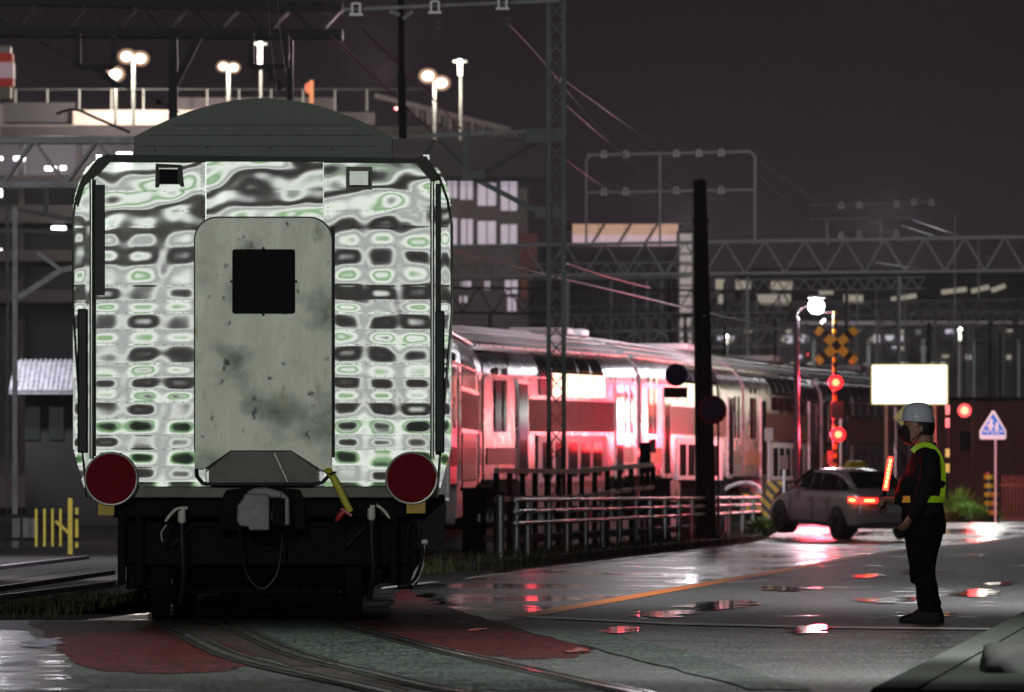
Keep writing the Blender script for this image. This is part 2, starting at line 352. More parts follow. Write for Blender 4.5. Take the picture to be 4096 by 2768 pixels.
m_stone = mat('stone', (.12, .12, .115), .7, var=.3, vscale=3, bump=.8, bscale=12)
bm = bmesh.new(); bmesh.ops.create_icosphere(bm, subdivisions=4, radius=1)
for v in bm.verts:
    c = v.co; v.co = Vector((c.x * .40, c.y * .4, c.z * .26)) * (1 + .25 * noise.noise(c * 1.3) + .07 * noise.noise(c * 5)); 
    v.co.x = max(-.33, min(.33, v.co.x)); v.co.z = min(.19, v.co.z)
me = bpy.data.meshes.new('stone'); bm.to_mesh(me); bm.free(); me.materials.append(m_stone)
for p in me.polygons: p.use_smooth = True
st = bpy.data.objects.new('stone', me); COL.objects.link(st); st.location = Vector((2.72, 43.2, kz - .05)); tag(st, 'grey flat topped stone block in the grass at the lower right corner', 'stone')
# weeds along the guard rail foot and by the track
m_weed = mat('weeds', (.060, .062, .016), .8, var=.5, vscale=3)
def verge(r):
    y = 105 + 95 * r.random() ** 1.2; x = edge_x(y) - r.uniform(.5, 1.3)
    return Vector((x, y, 0)) if noise.noise(Vector((x, y * .12, 0))) > -.3 else Vector((x, y, -.1))
blades(verge, .30, m_weed, 'weeds', 2600, .014, .9, 5)
def verge2(r): return Vector((r.uniform(-7, -3.6), r.uniform(68.8, 84), 0))
blades(verge2, .12, m_weed, 'weeds', 1500, .01, .9, 6)
# concrete footing under the guard rail
kb = MB(); kb.loft([[Vector((edge_x(y) - 1.35, y, 0)), Vector((edge_x(y) - 1.35, y, .13)), Vector((edge_x(y) - .55, y, .13)), Vector((edge_x(y) - .55, y, 0))] for y in (112, 204)]); struct(kb.build('verge_kerb', m_kerb, base=(0, 0, 0)))
# ------------------------------------------------------------------ rail cars
m_steel = mat('brushed_stainless', (.50, .48, .50), .29, 1., rvar=.05, vscale=2)
m_roofm = mat('ribbed_roof_steel', (.42, .41, .43), .45, .35)
m_band = mat('brown_ribbed_band', (.095, .05, .03), .42, .15, var=.3, vscale=2)
m_wframe = mat('white_window_frame', (.62, .60, .62), .4)
m_glass = mat('dark_window_glass', (.012, .016, .018), .08)
m_refl = mat('bright_window', (.9, .85, .6), .3, emis=(1.0, .93, .62), es=1.5, var=.2, vscale=1)  # emission paints the reflection of a lit sign in the panes
m_orangep = mat('orange_panel', (.55, .17, .04), .5, var=.1)
m_black = mat('underframe_black', (.0022, .0022, .0025), .7, spec=.12, bump=.3, bscale=20)
m_bel = mat('gangway_black', (.012, .012, .013), .7)
HW = 1.5
def section(z0, hw=HW, grow=0.):
    r = [(hw, z0), (hw, 3.05), (hw - .03, 3.30), (hw - .12, 3.50), (hw - .28, 3.68)]
    return [(x + grow, z) for x, z in r]
def car_body(root, L, face=False, ld=1.47, ldm=None, rm=None):
    Y0 = 0.0
    O = WL(root)
    def P(x, y, z): return O + Vector((x, y, z))
    sec = section(1.0)
    if rm: sec = [(HW - .12, 1.0), (HW, 1.40)] + sec[1:]
    ring = sec + [(-x, z) for x, z in sec[::-1]]
    b = MB(); b.loft([[P(x, y, z) for x, z in ring] for y in ([.05, L])])
    body = b.build('body_shell', m_steel, root, smooth=True)
    b = MB(); b.loft([[P(ld, y, .38), P(ld + .02, y, 1.04), P(-ld - .02, y, 1.04), P(-ld, y, .38)] for y in (L * .22, L * .80)]); b.build('lower_deck', ldm or m_steel, root)
    # roof with ribs
    rs = [(1.22, 3.665), (1.05, 3.80), (.80, 3.95), (.50, 4.07), (.2, 4.13)]
    if rm: rs = [(.98, 3.66), (.96, 3.78), (.76, 3.90), (.50, 4.0), (.2, 4.07)]
    rs = rs + [(-x, z) for x, z in rs[::-1]]
    b = MB(); b.loft([[P(x, y, z) for x, z in rs] for y in (.35, L - .3)])
    for x, z in rs: b.bar(P(x, .35, z + .012), P(x, L - .3, z + .012), .03, .03)
    roof = b.build('roof', rm or m_roofm, root, smooth=True)
    b = MB()
    for yy in (L * .90, L * .80): b.box(P(0, yy, 4.2), (1.3, 1.1, .16))
    b.build('air_conditioning_unit', m_wframe, roof, bevel=.03)
    b = MB()
    for sx in (1, -1):
        b.bar(P(sx * 1.30, .2, 3.69), P(sx * 1.30, L - .1, 3.69), .05, .05)
    b.build('gutter', m_steel, roof)
    for yy in (3.2, L - 3.2):
        b = MB(); b.box(P(0, yy, .62), (2.0, 2.6, .28))
        for sx in (1, -1):
            b.box(P(sx * 1.12, yy, .58), (.16, 3.2, .30))
            for w_ in (-1.0, 1.0): b.tube([P(sx * .62, yy + w_, .43), P(sx * .76, yy + w_, .43)], .43, 22)
        for w_ in (-1.0, 1.0): b.tube([P(-.8, yy + w_, .43), P(.8, yy + w_, .43)], .08, 10)
        b.build('bogie', m_black, root)
    b = MB(); b.box(P(0, L + .18, 2.3), (1.1, .4, 2.3)); b.build('gangway_bellows', m_bel, root)
    return body, P
def train_car(loc, L, lit=False, side=(1, -1)):  # lit: car whose upper windows carry the painted sign reflection
    root = empty('rail_car', loc); body, P = car_body(root, L, ldm=m_black if len(side) == 1 else None)  # hidden cars: lower deck coloured black to keep it in shade
    def u(a): return a * L
    for sx in side:
        X = lambda g: sx * (HW + g)
        # brown ribbed band
        b = MB(); y0, y1 = u(.265), u(.825)
        b.b2(*sorted((X(.002), X(.02))), y0, y1, 1.97, 2.64)
        b.v = [O_ + WL(root) for O_ in b.v]
        n = int((y1 - y0) / .16)
        for i in range(n):
            y = y0 + (i + .5) * (y1 - y0) / n; b.box(P(X(.026), y, 2.305), (.02, .05, .66))
        b.build('ribbed_band', m_band, root)
        # sills
        b = MB(); b.box(P(X(.015), L * .545, 2.685), (.05, L * .56, .05)); b.box(P(X(.015), L * .545, 1.93), (.05, L * .56, .05)); b.box(P(X(.01), L * .5, 3.10), (.03, L * .97, .03)); b.build('trim_strip', m_steel, root)
        # upper windows: glass follows the shoulder curve
        ng = 5
        for i in range(ng):
            y0 = u(.335 + i * .088); y1 = y0 + u(.078)
            sec = [(HW, 2.74), (HW, 3.05), (HW - .03, 3.30), (HW - .12, 3.50), (HW - .24, 3.63)]
            b = MB(); b.loft([[P(sx * (x + .012), y, z) for x, z in sec[1:]] + [P(sx * (x - .03), y, z) for x, z in sec[1:][::-1]] for y in (y0, y1)])
            fr = b.build('upper_window', m_glass, root)
            b = MB(); b.box(P(X(.006), (y0 + y1) / 2, 2.97), (.024, y1 - y0, .47)); b.build('lower_pane', m_refl if (lit and i in (1, 2, 3, 4)) else m_glass, fr)  # bright panes carry the painted sign reflection
        # lower windows
        b = MB(); b.box(P(X(.010), u(.55), 1.40), (.04, u(.46), .98)); fr = b.build('window_frame', m_wframe, root)
        for i in range(5):
            y0 = u(.345 + i * .083); b = MB(); b.box(P(X(.026), y0 + u(.033), 1.38), (.02, u(.062), .74)); b.build('window_pane', m_glass, fr)
        # doors
        for a, w_, top in ((.20, .058, 3.0), (.845, .05, 3.0)):
            b = MB(); b.box(P(X(.004), u(a) + u(w_) / 2, 2.0), (.05, u(w_) + .12, top - 1.0 + .1)); dr = b.build('door', m_steel, root)
            b = MB(); b.box(P(X(.022), u(a) + u(w_) / 2, 2.0), (.03, u(w_) - .1, top - 1.1)); b.build('door_glass', m_glass, dr)
        for a, w_ in ((.065, .035), (.115, .018), (.915, .014), (.955, .014)):
            b = MB(); b.box(P(X(.006), u(a) + u(w_) / 2, 2.48), (.03, u(w_), 1.05)); b.build('end_window', m_glass, root)
        for a in (.075, .13): b = MB(); b.box(P(X(.006), u(a), 3.18), (.03, .35, .16)); b.build('vent', m_glass, root)
        b = MB(); b.box(P(X(.004), u(.10), 1.47), (.03, u(.165), .34)); b.build('orange_panel', m_orangep if not lit else m_band, root)
        b = MB(); b.box(P(X(.004), u(.93), 1.47), (.03, u(.09), .34)); b.build('brown_panel', m_band, root)
    return root
# placement: the string of cars behind the first one bends to the right
cars = [((-2.2, 91.0, .02), (-2.4, 116, .08)), ((-2.4, 117, .08), (-2.58, 143, .18)), ((-2.55, 144, .20), (-2.10, 169.4, .33)),
        ((-2.05, 170.2, .33), (1.36, 192.6, .47)), ((1.45, 193.3, .47), (4.32, 214.6, .50)), ((4.40, 215.3, .50), (7.0, 234.4, .54)), ((7.1, 235.2, .54), (10.4, 255, .6))]
labs = ['double deck stainless rail car hidden right behind the leading car', 'third rail car of the string, wholly behind the leading ones',
        'double deck stainless rail car whose last windows peek out beside the leading car', 'double deck stainless rail car with sign light reflected in upper windows behind the lattice mast',
        'double deck stainless rail car flooded with white light behind the tall black pole', 'double deck stainless rail car behind the crossing signal and the silver taxi',
        'last double deck stainless rail car, behind the glowing billboard']
for i, ((a, b_), lb) in enumerate(zip(cars, labs)):
    a, b_ = Vector(a), Vector(b_); L = (b_ - a).length - .1
    c = train_car(a, L, lit=(i == 3), side=(1,) if i < 2 else (1, -1))
    d = b_ - a; c.rotation_euler = (math.atan2(d.z, d.y), 0, -math.atan2(d.x, d.y))
    tag(c, lb, 'train car', 'cars of the stainless double deck train')
# ballast under the train
bl = MB(); rows = []
path = [Vector(p) for pr in cars for p in pr]; path[0] = Vector((-2.1, 72, -.1))
for p in path: rows.append([Vector((p.x - 2.6, p.y, 0)), Vector((p.x - 1.6, p.y, p.z)), Vector((p.x + 1.6, p.y, p.z)), Vector((p.x + 2.3, p.y, 0))])
bl.loft(rows); struct(bl.build('track_bed', m_gravel, base=(0, 0, 0)))

# ------------------------------------------------------------------ leading car seen end on
S = 505.0; YF = F / S
def fx(px): return (px - 2048) / S
def fz(py): return 1 + (1985 - py) / S
def FP(px, py): return (fx(px), fz(py))
lead = empty('rail_car', (fx(1049), YF, 0)); tag(lead, 'polished stainless rail car facing the viewer with a grey gangway cover and two red discs', 'train car', 'cars of the stainless double deck train')
body, P_ = car_body(lead, 23.0, ld=1.15, ldm=m_black, rm=mat('dark_roof', (.03, .03, .03), .8, spec=.2))  # roof and lower deck coloured dark to stand for shade
m_pol = mat('polished_riveted_steel', (.76, .77, .76), .05, 1.)
m_grey = mat('grey_painted_roof_end', (.13, .145, .13), .55, var=.12, vscale=3, bump=.1, bscale=8)
m_plate = mat('weathered_aluminium_plate', (.62, .63, .54), .50, .45, var=.5, vscale=3.0, rvar=.12, bump=.25, bscale=6, stretch=(1.6, 1, .55))
tint(m_plate, (.17, .20, .15), 2.2, .50, .68); tint(m_plate, (.42, .40, .26), 5, .60, .72, stretch=(2, 1, .6)); tint(m_plate, (.10, .10, .10), 9, .63, .70, stretch=(1, 1, 1))
m_rub = mat('black_rubber', (.008, .010, .013), .5, spec=.3)
m_chrome = mat('polished_tube', (.72, .74, .72), .16, 1.)
m_dk = mat('dark_steel', (.018, .019, .017), .55, .2, var=.3, vscale=6)
m_sill = mat('end_sill_steel', (.085, .08, .07), .5, .5, var=.3, vscale=4)
# pillowed riveted skin: real relief, one shallow pillow between each set of rivets
rowz = []; y = 640
rr_ = random.Random(5)
while y < 1960: rowz.append(y); y += rr_.choice([48, 56, 64, 70, 62, 78])
rowz.append(y)
def TR(py): t = min(1, max(0, (py - 800) / 220)); return .2 + .8 * t * t * (3 - 2 * t)
def relief(px, py, colx, seed):
    """colx: (centre, half width) of each column of pillows"""
    i = 0
    while i + 2 < len(rowz) and py > rowz[i + 1]: i += 1
    tv = min(1, max(0, (py - rowz[i]) / (rowz[i + 1] - rowz[i]))); hz = (rowz[i + 1] - rowz[i]) / 62
    r = random.Random(i * 31 + seed); sg = 1 if i % 2 else -1
    # every second pillow leans up, the next one down: the lean peaks in the middle of each pillow
    sv = sg * math.sin(math.pi * tv - math.pi / 2) * (rowz[i + 1] - rowz[i]) / S / math.pi
    c = .10
    for j, (cx_, hw_) in enumerate(colx):
        u = abs(px - cx_) / hw_
        if u < 1: 
            a = random.Random(i * 17 + j * 5 + seed).choice([1., .8, 1.15, .6, .95, 1.2, .35, 1.05]); an = random.Random((i - 1) * 17 + j * 5 + seed).choice([1., .8, 1.15, .6, .95, 1.2, .35, 1.05]); a2 = random.Random((i + 1) * 17 + j * 5 + seed).choice([1., .8, 1.15, .6, .95, 1.2, .35, 1.05])
            am = a + (((an if tv < .5 else a2) - a) * .5) * (abs(tv - .5) * 2) ** 2
            c += am * (.5 + .5 * math.cos(math.pi * min(1, max(0, u * 1.3 - .3)))) ; break
    bumpv = .0185 * sv * c * TR(py)
    x, z = px / S, py / S
    wv = (.0017 + .0017 * (1 - TR(py))) * noise.noise(Vector((x * .9 + seed, z * 1.6, seed))) * 2 + .0005 * noise.noise(Vector((x * 3 + seed, z * 5, 2 + seed))) * 2
    wv += (1 - TR(py)) * (.0026 * math.sin(z * 11 + x * 2.0 + seed) + .0011 * noise.noise(Vector((x * 5, z * 6, seed))) * 2)
    return bumpv + wv
def pillow_panel(name, x0, x1, y0, y1, colx, seed, yb, clip=None, res=4.2):
    nx = int((x1 - x0) / res); ny = int((y1 - y0) / res); b = MB(); vs = []; keep = {}
    for j in range(ny + 1):
        for i in range(nx + 1):
            px = x0 + (x1 - x0) * i / nx; py = y0 + (y1 - y0) * j / ny
            vs.append(Vector((fx(px), yb - relief(px, py, colx, seed), fz(py))))
    fs = []
    for j in range(ny):
        for i in range(nx):
            px = x0 + (x1 - x0) * (i + .5) / nx; py = y0 + (y1 - y0) * (j + .5) / ny
            if clip and not clip(px, py): continue
            a = j * (nx + 1) + i; fs.append((a, a + nx + 1, a + nx + 2, a + 1))
    b.add(vs, fs); o = b.build(name, m_pol, lead, smooth='all'); return o
def shoulder(px, py):
    xl, xr = 293, 1805
    if py < 860:
        t = (860 - py) / 230.0; c = 130 * (1 - math.sqrt(max(0, 1 - min(1, t) ** 2))) if t < 1 else 130
        xl += c; xr -= c
    if py > 1790: xl += (py - 1790) * .27; xr -= (py - 1790) * .27
    return xl < px < xr
yb = YF - .012
cl = [300, 385, 495, 645, 795]; cr = [1318, 1340, 1458, 1592, 1728, 1800]
pL = pillow_panel('skin_panel', 293, 822, 640, 1950, [(318, 30), (420, 72), (572, 78), (722, 74)], 3, yb, shoulder)
pR = pillow_panel('skin_panel', 1296, 1805, 640, 1950, [(1388, 72), (1528, 68), (1668, 74), (1780, 26)], 11, yb, shoulder)
pC = pillow_panel('header_panel', 822, 1296, 640, 900, [(980, 90), (1150, 90)], 23, yb - .035)
b = MB(); b.prism([FP(822, 640), FP(826, 640), FP(826, 900), FP(822, 900)], yb - .04, yb + .01); b.prism([FP(1292, 640), FP(1296, 640), FP(1296, 900), FP(1292, 900)], yb - .04, yb + .01); b.build('flange', m_chrome, pC)
# rivets
b = MB(); 
def rivet(px, py, y_=yb - .004, r=.0042): b.prism([(fx(px) + r * math.cos(a * 1.047), fz(py) + r * math.sin(a * 1.047)) for a in range(6)], y_ - .004, y_ + .006)
for yy in rowz[2:-1]:
    for xx in range(430, 770, 38): rivet(xx, yy)
    for xx in range(1350, 1720, 38): rivet(xx, yy)
for yy in range(660, 870, 17):
    for xx in (806, 1312): rivet(xx, yy)
for xx in range(800, 1330, 14): rivet(xx, 868, yb - .04)
struct(b.build('rivets', m_dk, lead), 'stuff')
# end frame
b = MB(); b.prism([FP(345, 1946), FP(1745, 1946), FP(1740, 1992), FP(350, 1992)], YF - .05, YF + .3); b.build('end_sill', m_sill, lead, bevel=.008)
b = MB(); b.prism([FP(300, 800), FP(326, 720), FP(392, 636), FP(430, 620), FP(1700, 634), FP(1690, 648), FP(820, 648), FP(440, 646), FP(400, 690), FP(340, 745), FP(312, 830)], YF - .10, YF + .3); b.build('gutter', m_dk, lead)
b = MB(); b.prism([FP(1655, 640), FP(1676, 628), FP(1706, 628), FP(1758, 722), FP(1728, 728)], YF - .14, YF + .2); b.build('gutter_end', m_dk, lead)
b = MB(); b.tube([(fx(1706), YF - .02, fz(640)), (fx(1758), YF - .02, fz(712)), (fx(1790), YF - .02, fz(800)), (fx(1806), YF - .02, fz(900)), (fx(1808), YF - .02, fz(1250)), (fx(1762), YF - .02, fz(1800)), (fx(1748), YF - .02, fz(1990))], .011, 8); b.build('corner_tube', m_chrome, lead, smooth=True)
b = MB(); b.tube([(fx(330), YF - .02, fz(745)), (fx(300), YF - .02, fz(820)), (fx(292), YF - .02, fz(900)), (fx(294), YF - .02, fz(1250)), (fx(330), YF - .02, fz(1800)), (fx(348), YF - .02, fz(1990))], .009, 8); b.build('corner_tube', m_chrome, lead, smooth=True)
arc = []
for i in range(33):
    px = 535 + (1570 - 535) * i / 32; t = (px - 1052) / 517; arc.append(FP(px, 392 + 156 * abs(t) ** 1.9))
b = MB(); b.prism([FP(535, 634)] + arc + [FP(1570, 634)], YF + .02, YF + .9)
for yy, xa, xb in ((585, 560, 1520), (540, 600, 1490), (500, 690, 1400)): b.b2(fx(xa), fx(xb), YF + .012, YF + .02, fz(yy) - .003, fz(yy) + .003)
dome = b.build('roof_fairing', m_grey, lead, bevel=.004)
b = MB()
for xx, yy in ((1330, 596), (1080, 594), (830, 588), (1568, 595), (620, 600)): b.disc(FP(xx, yy), .009, YF + .008, YF + .02, 10)
b.build('bolt', m_dk, dome)
# door cover plate
def plate():
    o = rrect(fx(780), fx(1328), fz(1880), fz(872), .18, 10)
    # cut the trapezoid at the bottom: replace bottom edge
    top = [p for p in o if p[1] > fz(1300)]
    top = sorted(top, key=lambda p: -math.atan2(p[1] - fz(1350), p[0] - fx(1054)))
    return [FP(1328, 1880), FP(1285, 1880), FP(1165, 1803), FP(925, 1803), FP(812, 1880), FP(780, 1880)] + sorted(top, key=lambda p: math.atan2(-(p[0] - fx(1054)), p[1] - fz(1300)) * -1)
b = MB(); b.prism(rrect(fx(776), fx(1332), fz(1884), fz(867), .185, 10), yb - .045, yb - .012); b.build('door_seal', m_rub, lead)
b = MB(); b.prism(plate(), yb - .075, yb - .046); plt = b.build('gangway_cover', m_plate, lead, bevel=.004)
b = MB(); b.prism([FP(836, 1938), FP(836, 1882), FP(925, 1806), FP(1165, 1806), FP(1270, 1882), FP(1270, 1938)], yb - .062, yb - .047); b.build('kick_plate', m_sill, lead)
m_wdark = mat('blanked_window_black', (.003, .0035, .004), .6, spec=.1)
b = MB(); b.prism(rrect(fx(930), fx(1181), fz(1256), fz(998), .02, 4), yb - .083, yb - .074); wn = b.build('window', m_wdark, plt)
for xx, yy in ((1054, 994), (1054, 1260), (926, 1127), (1185, 1127)): b = MB(); b.disc(FP(xx, yy), .011, yb - .088, yb - .076, 8); b.build('latch', m_dk, plt)
m_scr = mat('scratch_steel', (.55, .55, .5), .4, .6)
b = MB(); b.bar((fx(1098), yb - .066, fz(1812)), (fx(1150), yb - .066, fz(1925)), .006, .004); b.build('cable', m_scr, lead)
b = MB(); b.tube([(fx(786), yb - .09, fz(1876)), (fx(788), yb - .10, fz(1905)), (fx(812), yb - .11, fz(1934)), (fx(860), yb - .11, fz(1938)), (fx(1250), yb - .11, fz(1938)), (fx(1290), yb - .11, fz(1930)), (fx(1318), yb - .10, fz(1900))], .015, 10); b.build('gangway_bar', m_rub, lead, smooth=True)
# recesses, rubber strips and grab rails beside the corner posts
b = MB(); b.b2(fx(384), fx(420), yb - .030, yb - .002, fz(1180), fz(740)); b.build('corner_recess', m_dk, lead)
b = MB(); b.b2(fx(372), fx(385), yb - .020, yb - .002, fz(1825), fz(720)); b.build('corner_recess', m_rub, lead); b = MB(); b.b2(fx(1742), fx(1764), yb - .022, yb - .002, fz(1820), fz(735)); b.build('corner_recess', m_rub, lead)
b = MB(); b.b2(fx(1322), fx(1340), yb - .012, yb - .002, fz(1830), fz(905)); b.build('door_post_gap', m_dk, lead)
b = MB(); b.b2(fx(312), fx(352), yb - .085, yb - .004, fz(1812), fz(1236)); b.build('rubber_buffer_strip', m_rub, lead, bevel=.012); b = MB(); b.b2(fx(1740), fx(1778), yb - .085, yb - .004, fz(1812), fz(1244)); b.build('rubber_buffer_strip', m_rub, lead, bevel=.012)
for xx in (368, 1729):
    b = MB(); b.tube([(fx(xx), yb - .07, fz(1836)), (fx(xx), yb - .07, fz(706))], .017, 12); b.build('grab_rail', m_chrome, lead, smooth=True)
# marker lamp housings
b = MB(); b.prism([FP(625, 657), FP(728, 662), FP(738, 748), FP(724, 748), FP(718, 738), FP(640, 738), FP(634, 752), FP(623, 750)], yb - .13, yb - .0); l1 = b.build('marker_lamp', m_dk, lead)
b = MB(); b.b2(fx(640), fx(712), yb - .15, yb - .13, fz(736), fz(676)); b.build('lens_cover', m_wdark, l1)
b = MB(); b.b2(fx(638), fx(714), yb - .154, yb - .13, fz(680), fz(675)); b.build('lamp_visor', m_scr, l1)
b = MB(); b.b2(fx(1384), fx(1488), yb - .05, yb - .0, fz(758), fz(668)); l2 = b.build('marker_lamp', m_sill, lead)
m_br = mat('brushed_lid', (.5, .52, .47), .4, .8, var=.2, vscale=30, stretch=(6, 1, .3))
b = MB(); b.b2(fx(1397), fx(1475), yb - .12, yb - .05, fz(744), fz(685)); b.build('lens_cover', m_br, l2, bevel=.004)
# red discs on yellow brackets
m_disc = mat('dark_red_disc', (.17, .004, .010), .7, spec=.08, var=.12, vscale=20, bump=.2, bscale=90)
m_rim = mat('disc_rim_white', (.62, .64, .60), .35, .5)
m_yel = mat('yellow_bracket', (.52, .33, .01), .5, var=.2)
for cx, cy, r, a, b_ in ((447, 1916, 103, 395, 460), (1646, 1913, 101, 1626, 1702)):
    q = MB(); rr2 = r / S
    ring = []
    q.tube([(fx(cx) + rr2 * math.cos(t * math.pi / 24), YF - .16, fz(cy) + rr2 * math.sin(t * math.pi / 24)) for t in range(49)], .010, 8)
    rim = q.build('disc_rim', m_rim, lead, smooth=True)
    q = MB(); q.disc(FP(cx, cy), rr2 - .004, YF - .168, YF - .150, 56); q.build('red_disc', m_disc, rim)
    q = MB(); q.b2(fx(a), fx(b_), YF - .15, YF - .02, fz(2062 if cx < 900 else 2054), fz(2005)); q.build('disc_bracket', m_yel, lead, bevel=.004)
for xx in (408, 484, 1614, 1678):
    q = MB(); q.bar((fx(xx), YF - .14, fz(1838)), (fx(xx), YF - .14, fz(1812)), .014); q.build('hook', m_dk, lead)
# coupler
m_cp = mat('cast_grey_coupler', (.155, .155, .158), .5, .3, var=.25, vscale=5, bump=.4, bscale=15)
b = MB(); b.prism([FP(952, 2022), FP(975, 1995), FP(982, 1975), FP(1076, 1975), FP(1082, 1985), FP(1082, 2122), FP(1000, 2122), FP(996, 2108), FP(962, 2104), FP(950, 2080)], YF - .42, YF - .10)
b.prism([FP(1082, 1962), FP(1130, 1964), FP(1160, 1994), FP(1162, 2102), FP(1146, 2102), FP(1096, 2102), FP(1086, 2070), FP(1092, 2010)], YF - .34, YF - .12)
b.prism([FP(990, 1966), FP(1020, 1952), FP(1060, 1948), (FP(1095, 1956)), FP(1130, 1966), FP(1130, 1992), FP(990, 1992)], YF - .36, YF + .3)
b.build('coupler', m_cp, lead, bevel=.014)
b = MB(); b.b2(fx(1092), fx(1142), YF - .37, YF - .33, fz(2098), fz(1992)); b.build('coupler_jaw', m_black, lead)
b = MB(); b.prism([FP(890, 1990), FP(905, 1960), FP(985, 1950), FP(1110, 1950), FP(1200, 1958), FP(1215, 1990), FP(1220, 2120), FP(880, 2120)], YF - .055, YF + .2); b.build('coupler_pocket', m_black, lead)
# hoses and valves
m_yh = mat('yellow_hose', (.60, .56, .06), .5, var=.1, vscale=20); m_vr = mat('red_valve', (.45, .02, .03), .35); m_vw = mat('white_valve', (.62, .63, .56), .4, var=.2, vscale=30)
b = MB(); b.tube(cspline([(fx(1310), YF - .06, fz(1880)), (fx(1330), YF - .14, fz(1905)), (fx(1362), YF - .17, fz(1965)), (fx(1385), YF - .19, fz(2015)), (fx(1402), YF - .19, fz(2046))], 5), .030, 12); hs = b.build('yellow_hose', m_yh, lead, smooth=True)
b = MB()
for a, c in (((1322, 1896), (1340, 1888)), ((1372, 2030), (1398, 2016))): b.bar((fx(a[0]) - .01, YF - .21, fz(a[1])), (fx(c[0]) + .01, YF - .19, fz(c[1])), .012)
b.build('hose_clip', m_rub, hs)
b = MB(); b.tube([(fx(1345), YF - .2, fz(2085)), (fx(1360), YF - .2, fz(2062)), (fx(1378), YF - .2, fz(2045))], [.012, .028, .022], 12); b.bar((fx(1365), YF - .2, fz(2035)), (fx(1408), YF - .2, fz(2062)), .02); b.build('hose_valve', m_vr, lead, smooth=True)
for cx, cy, dr in ((733, 2032, -1), (1490, 2020, 1)):
    b = MB(); b.tube([(fx(cx), YF - .15, fz(cy)), (fx(cx), YF - .15, fz(cy + 12))], .022, 12); b.tube([(fx(cx - 4), YF - .15, fz(cy + 12)), (fx(cx - 4), YF - .15, fz(cy + 50)), (fx(cx - 4), YF - .15, fz(cy + 62))], [.030, .034, .018], 14)
    b.tube(cspline([(fx(cx + 20), YF - .16, fz(cy)), (fx(cx - dr * -20), YF - .16, fz(cy + 2)), (fx(cx + dr * 45), YF - .16, fz(cy + 22)), (fx(cx + dr * 70), YF - .16, fz(cy + 55))], 4), [.012] * 12 + [.004], 8)
    b.build('hose_valve', m_vw, lead, smooth=True)
    b = MB(); b.tube(cspline([(fx(cx - 4), YF - .15, fz(cy + 62)), (fx(cx - 2), YF - .17, fz(cy + 160)), (fx(cx + 3), YF - .14, fz(cy + 280)), (fx(cx - 15), YF - .05, fz(cy + 380))], 5), .022, 10); b.build('brake_hose', m_rub, lead, smooth=True)
b = MB(); b.tube(cspline([(fx(668), YF - .14, fz(2100)), (fx(648), YF - .16, fz(2130)), (fx(652), YF - .16, fz(2165))], 6), .008, 8); b.build('cable', m_scr, lead, smooth=True)
# end bogie and underframe
b = MB(); b.b2(fx(452), fx(1690), YF + .05, YF + .5, fz(2070), fz(1988)); b.b2(fx(500), fx(1640), YF + .25, YF + 2.9, fz(2260), fz(2066)); b.b2(fx(760), fx(1350), YF + 1.1, YF + 1.3, fz(2380), fz(2180))
for xx in (470, 540, 1560, 1640): b.b2(fx(xx), fx(xx + 30), YF + .05, YF + .2, fz(2340), fz(2060))
b.build('end_underframe', m_black, lead, bevel=.01)
for xx in (600, 1380):
    q = MB(); q.tube([(fx(xx), YF + .75, .40), (fx(xx + 68), YF + .75, .40)], .40, 30); q.build('wheel', m_black, lead, smooth=True)
q = MB(); q.tube([(fx(560), YF + .75, .40), (fx(1500), YF + .75, .40)], .07, 12)
for xx in (500, 1590): q.b2(fx(xx), fx(xx + 62), YF + .3, YF + 3.2, .26, .56)
q.build('transfer_bogie', m_black, lead, bevel=.01)
b = MB(); b.tube(cspline([(fx(1672), YF - .02, fz(2110)), (fx(1690), YF - .04, fz(2200)), (fx(1672), YF - .05, fz(2290)), (fx(1640), YF - .02, fz(2335)), (fx(1600), YF, fz(2345))], 6), .014, 8); b.tube(cspline([(fx(1640), YF - .02, fz(2090)), (fx(1625), YF - .04, fz(2180)), (fx(1660), YF - .04, fz(2240))], 6), .008, 8); b.build('brake_hose', m_rub, lead, smooth=True)
b = MB(); b.prism([FP(1655, 2290), FP(1668, 2268), FP(1680, 2250), FP(1690, 2180), (FP(1700, 2180)), FP(1694, 2268), FP(1672, 2320), FP(1650, 2342), FP(1640, 2332)], YF - .03, YF + .02); b.build('step_bracket', mat('scuffed_bracket', (.22, .22, .23), .4, .5, var=.4, vscale=18), lead)
bm = MB(); bm.tube([(fx(1686), YF - .05, fz(2168)), (fx(1694), YF - .05, fz(2168)), (fx(1705), YF - .05, fz(2168)), (fx(1712), YF - .05, fz(2168))], [.014, .024, .024, .012], 12); bm.build('white_knob', m_vw, lead, smooth=True)

lead.rotation_euler = (0, 0, .012)

m_grease = mat('greasy_steel', (.010, .010, .011), .4, .6, var=.5, vscale=20)
for xx in (520, 1610):
    for k in range(2):
        pts = [(fx(xx) + .055 * math.cos(t * .7), YF + .34 + k * .9 + .055 * math.sin(t * .7), .46 + t * .0052) for t in range(64)]
        b = MB(); b.tube(pts, .012, 6); b.build('coil_spring', m_grease, lead, smooth=True)
for xx in (700, 1400):
    b = MB(); b.bar((fx(xx) - .03, YF + .2, .6), (fx(xx) + .14, YF + .25, .78), .03); b.build('brake_rigging', m_grease, lead, bevel=.008)
b = MB(); b.tube(cspline([(fx(960), YF - .02, .72), (fx(985), YF - .1, .40), (fx(1050), YF - .12, .27), (fx(1110), YF - .1, .40), (fx(1130), YF - .02, .70)], 6), .009, 6); b.build('coupling_chain', m_grease, lead, smooth=True)
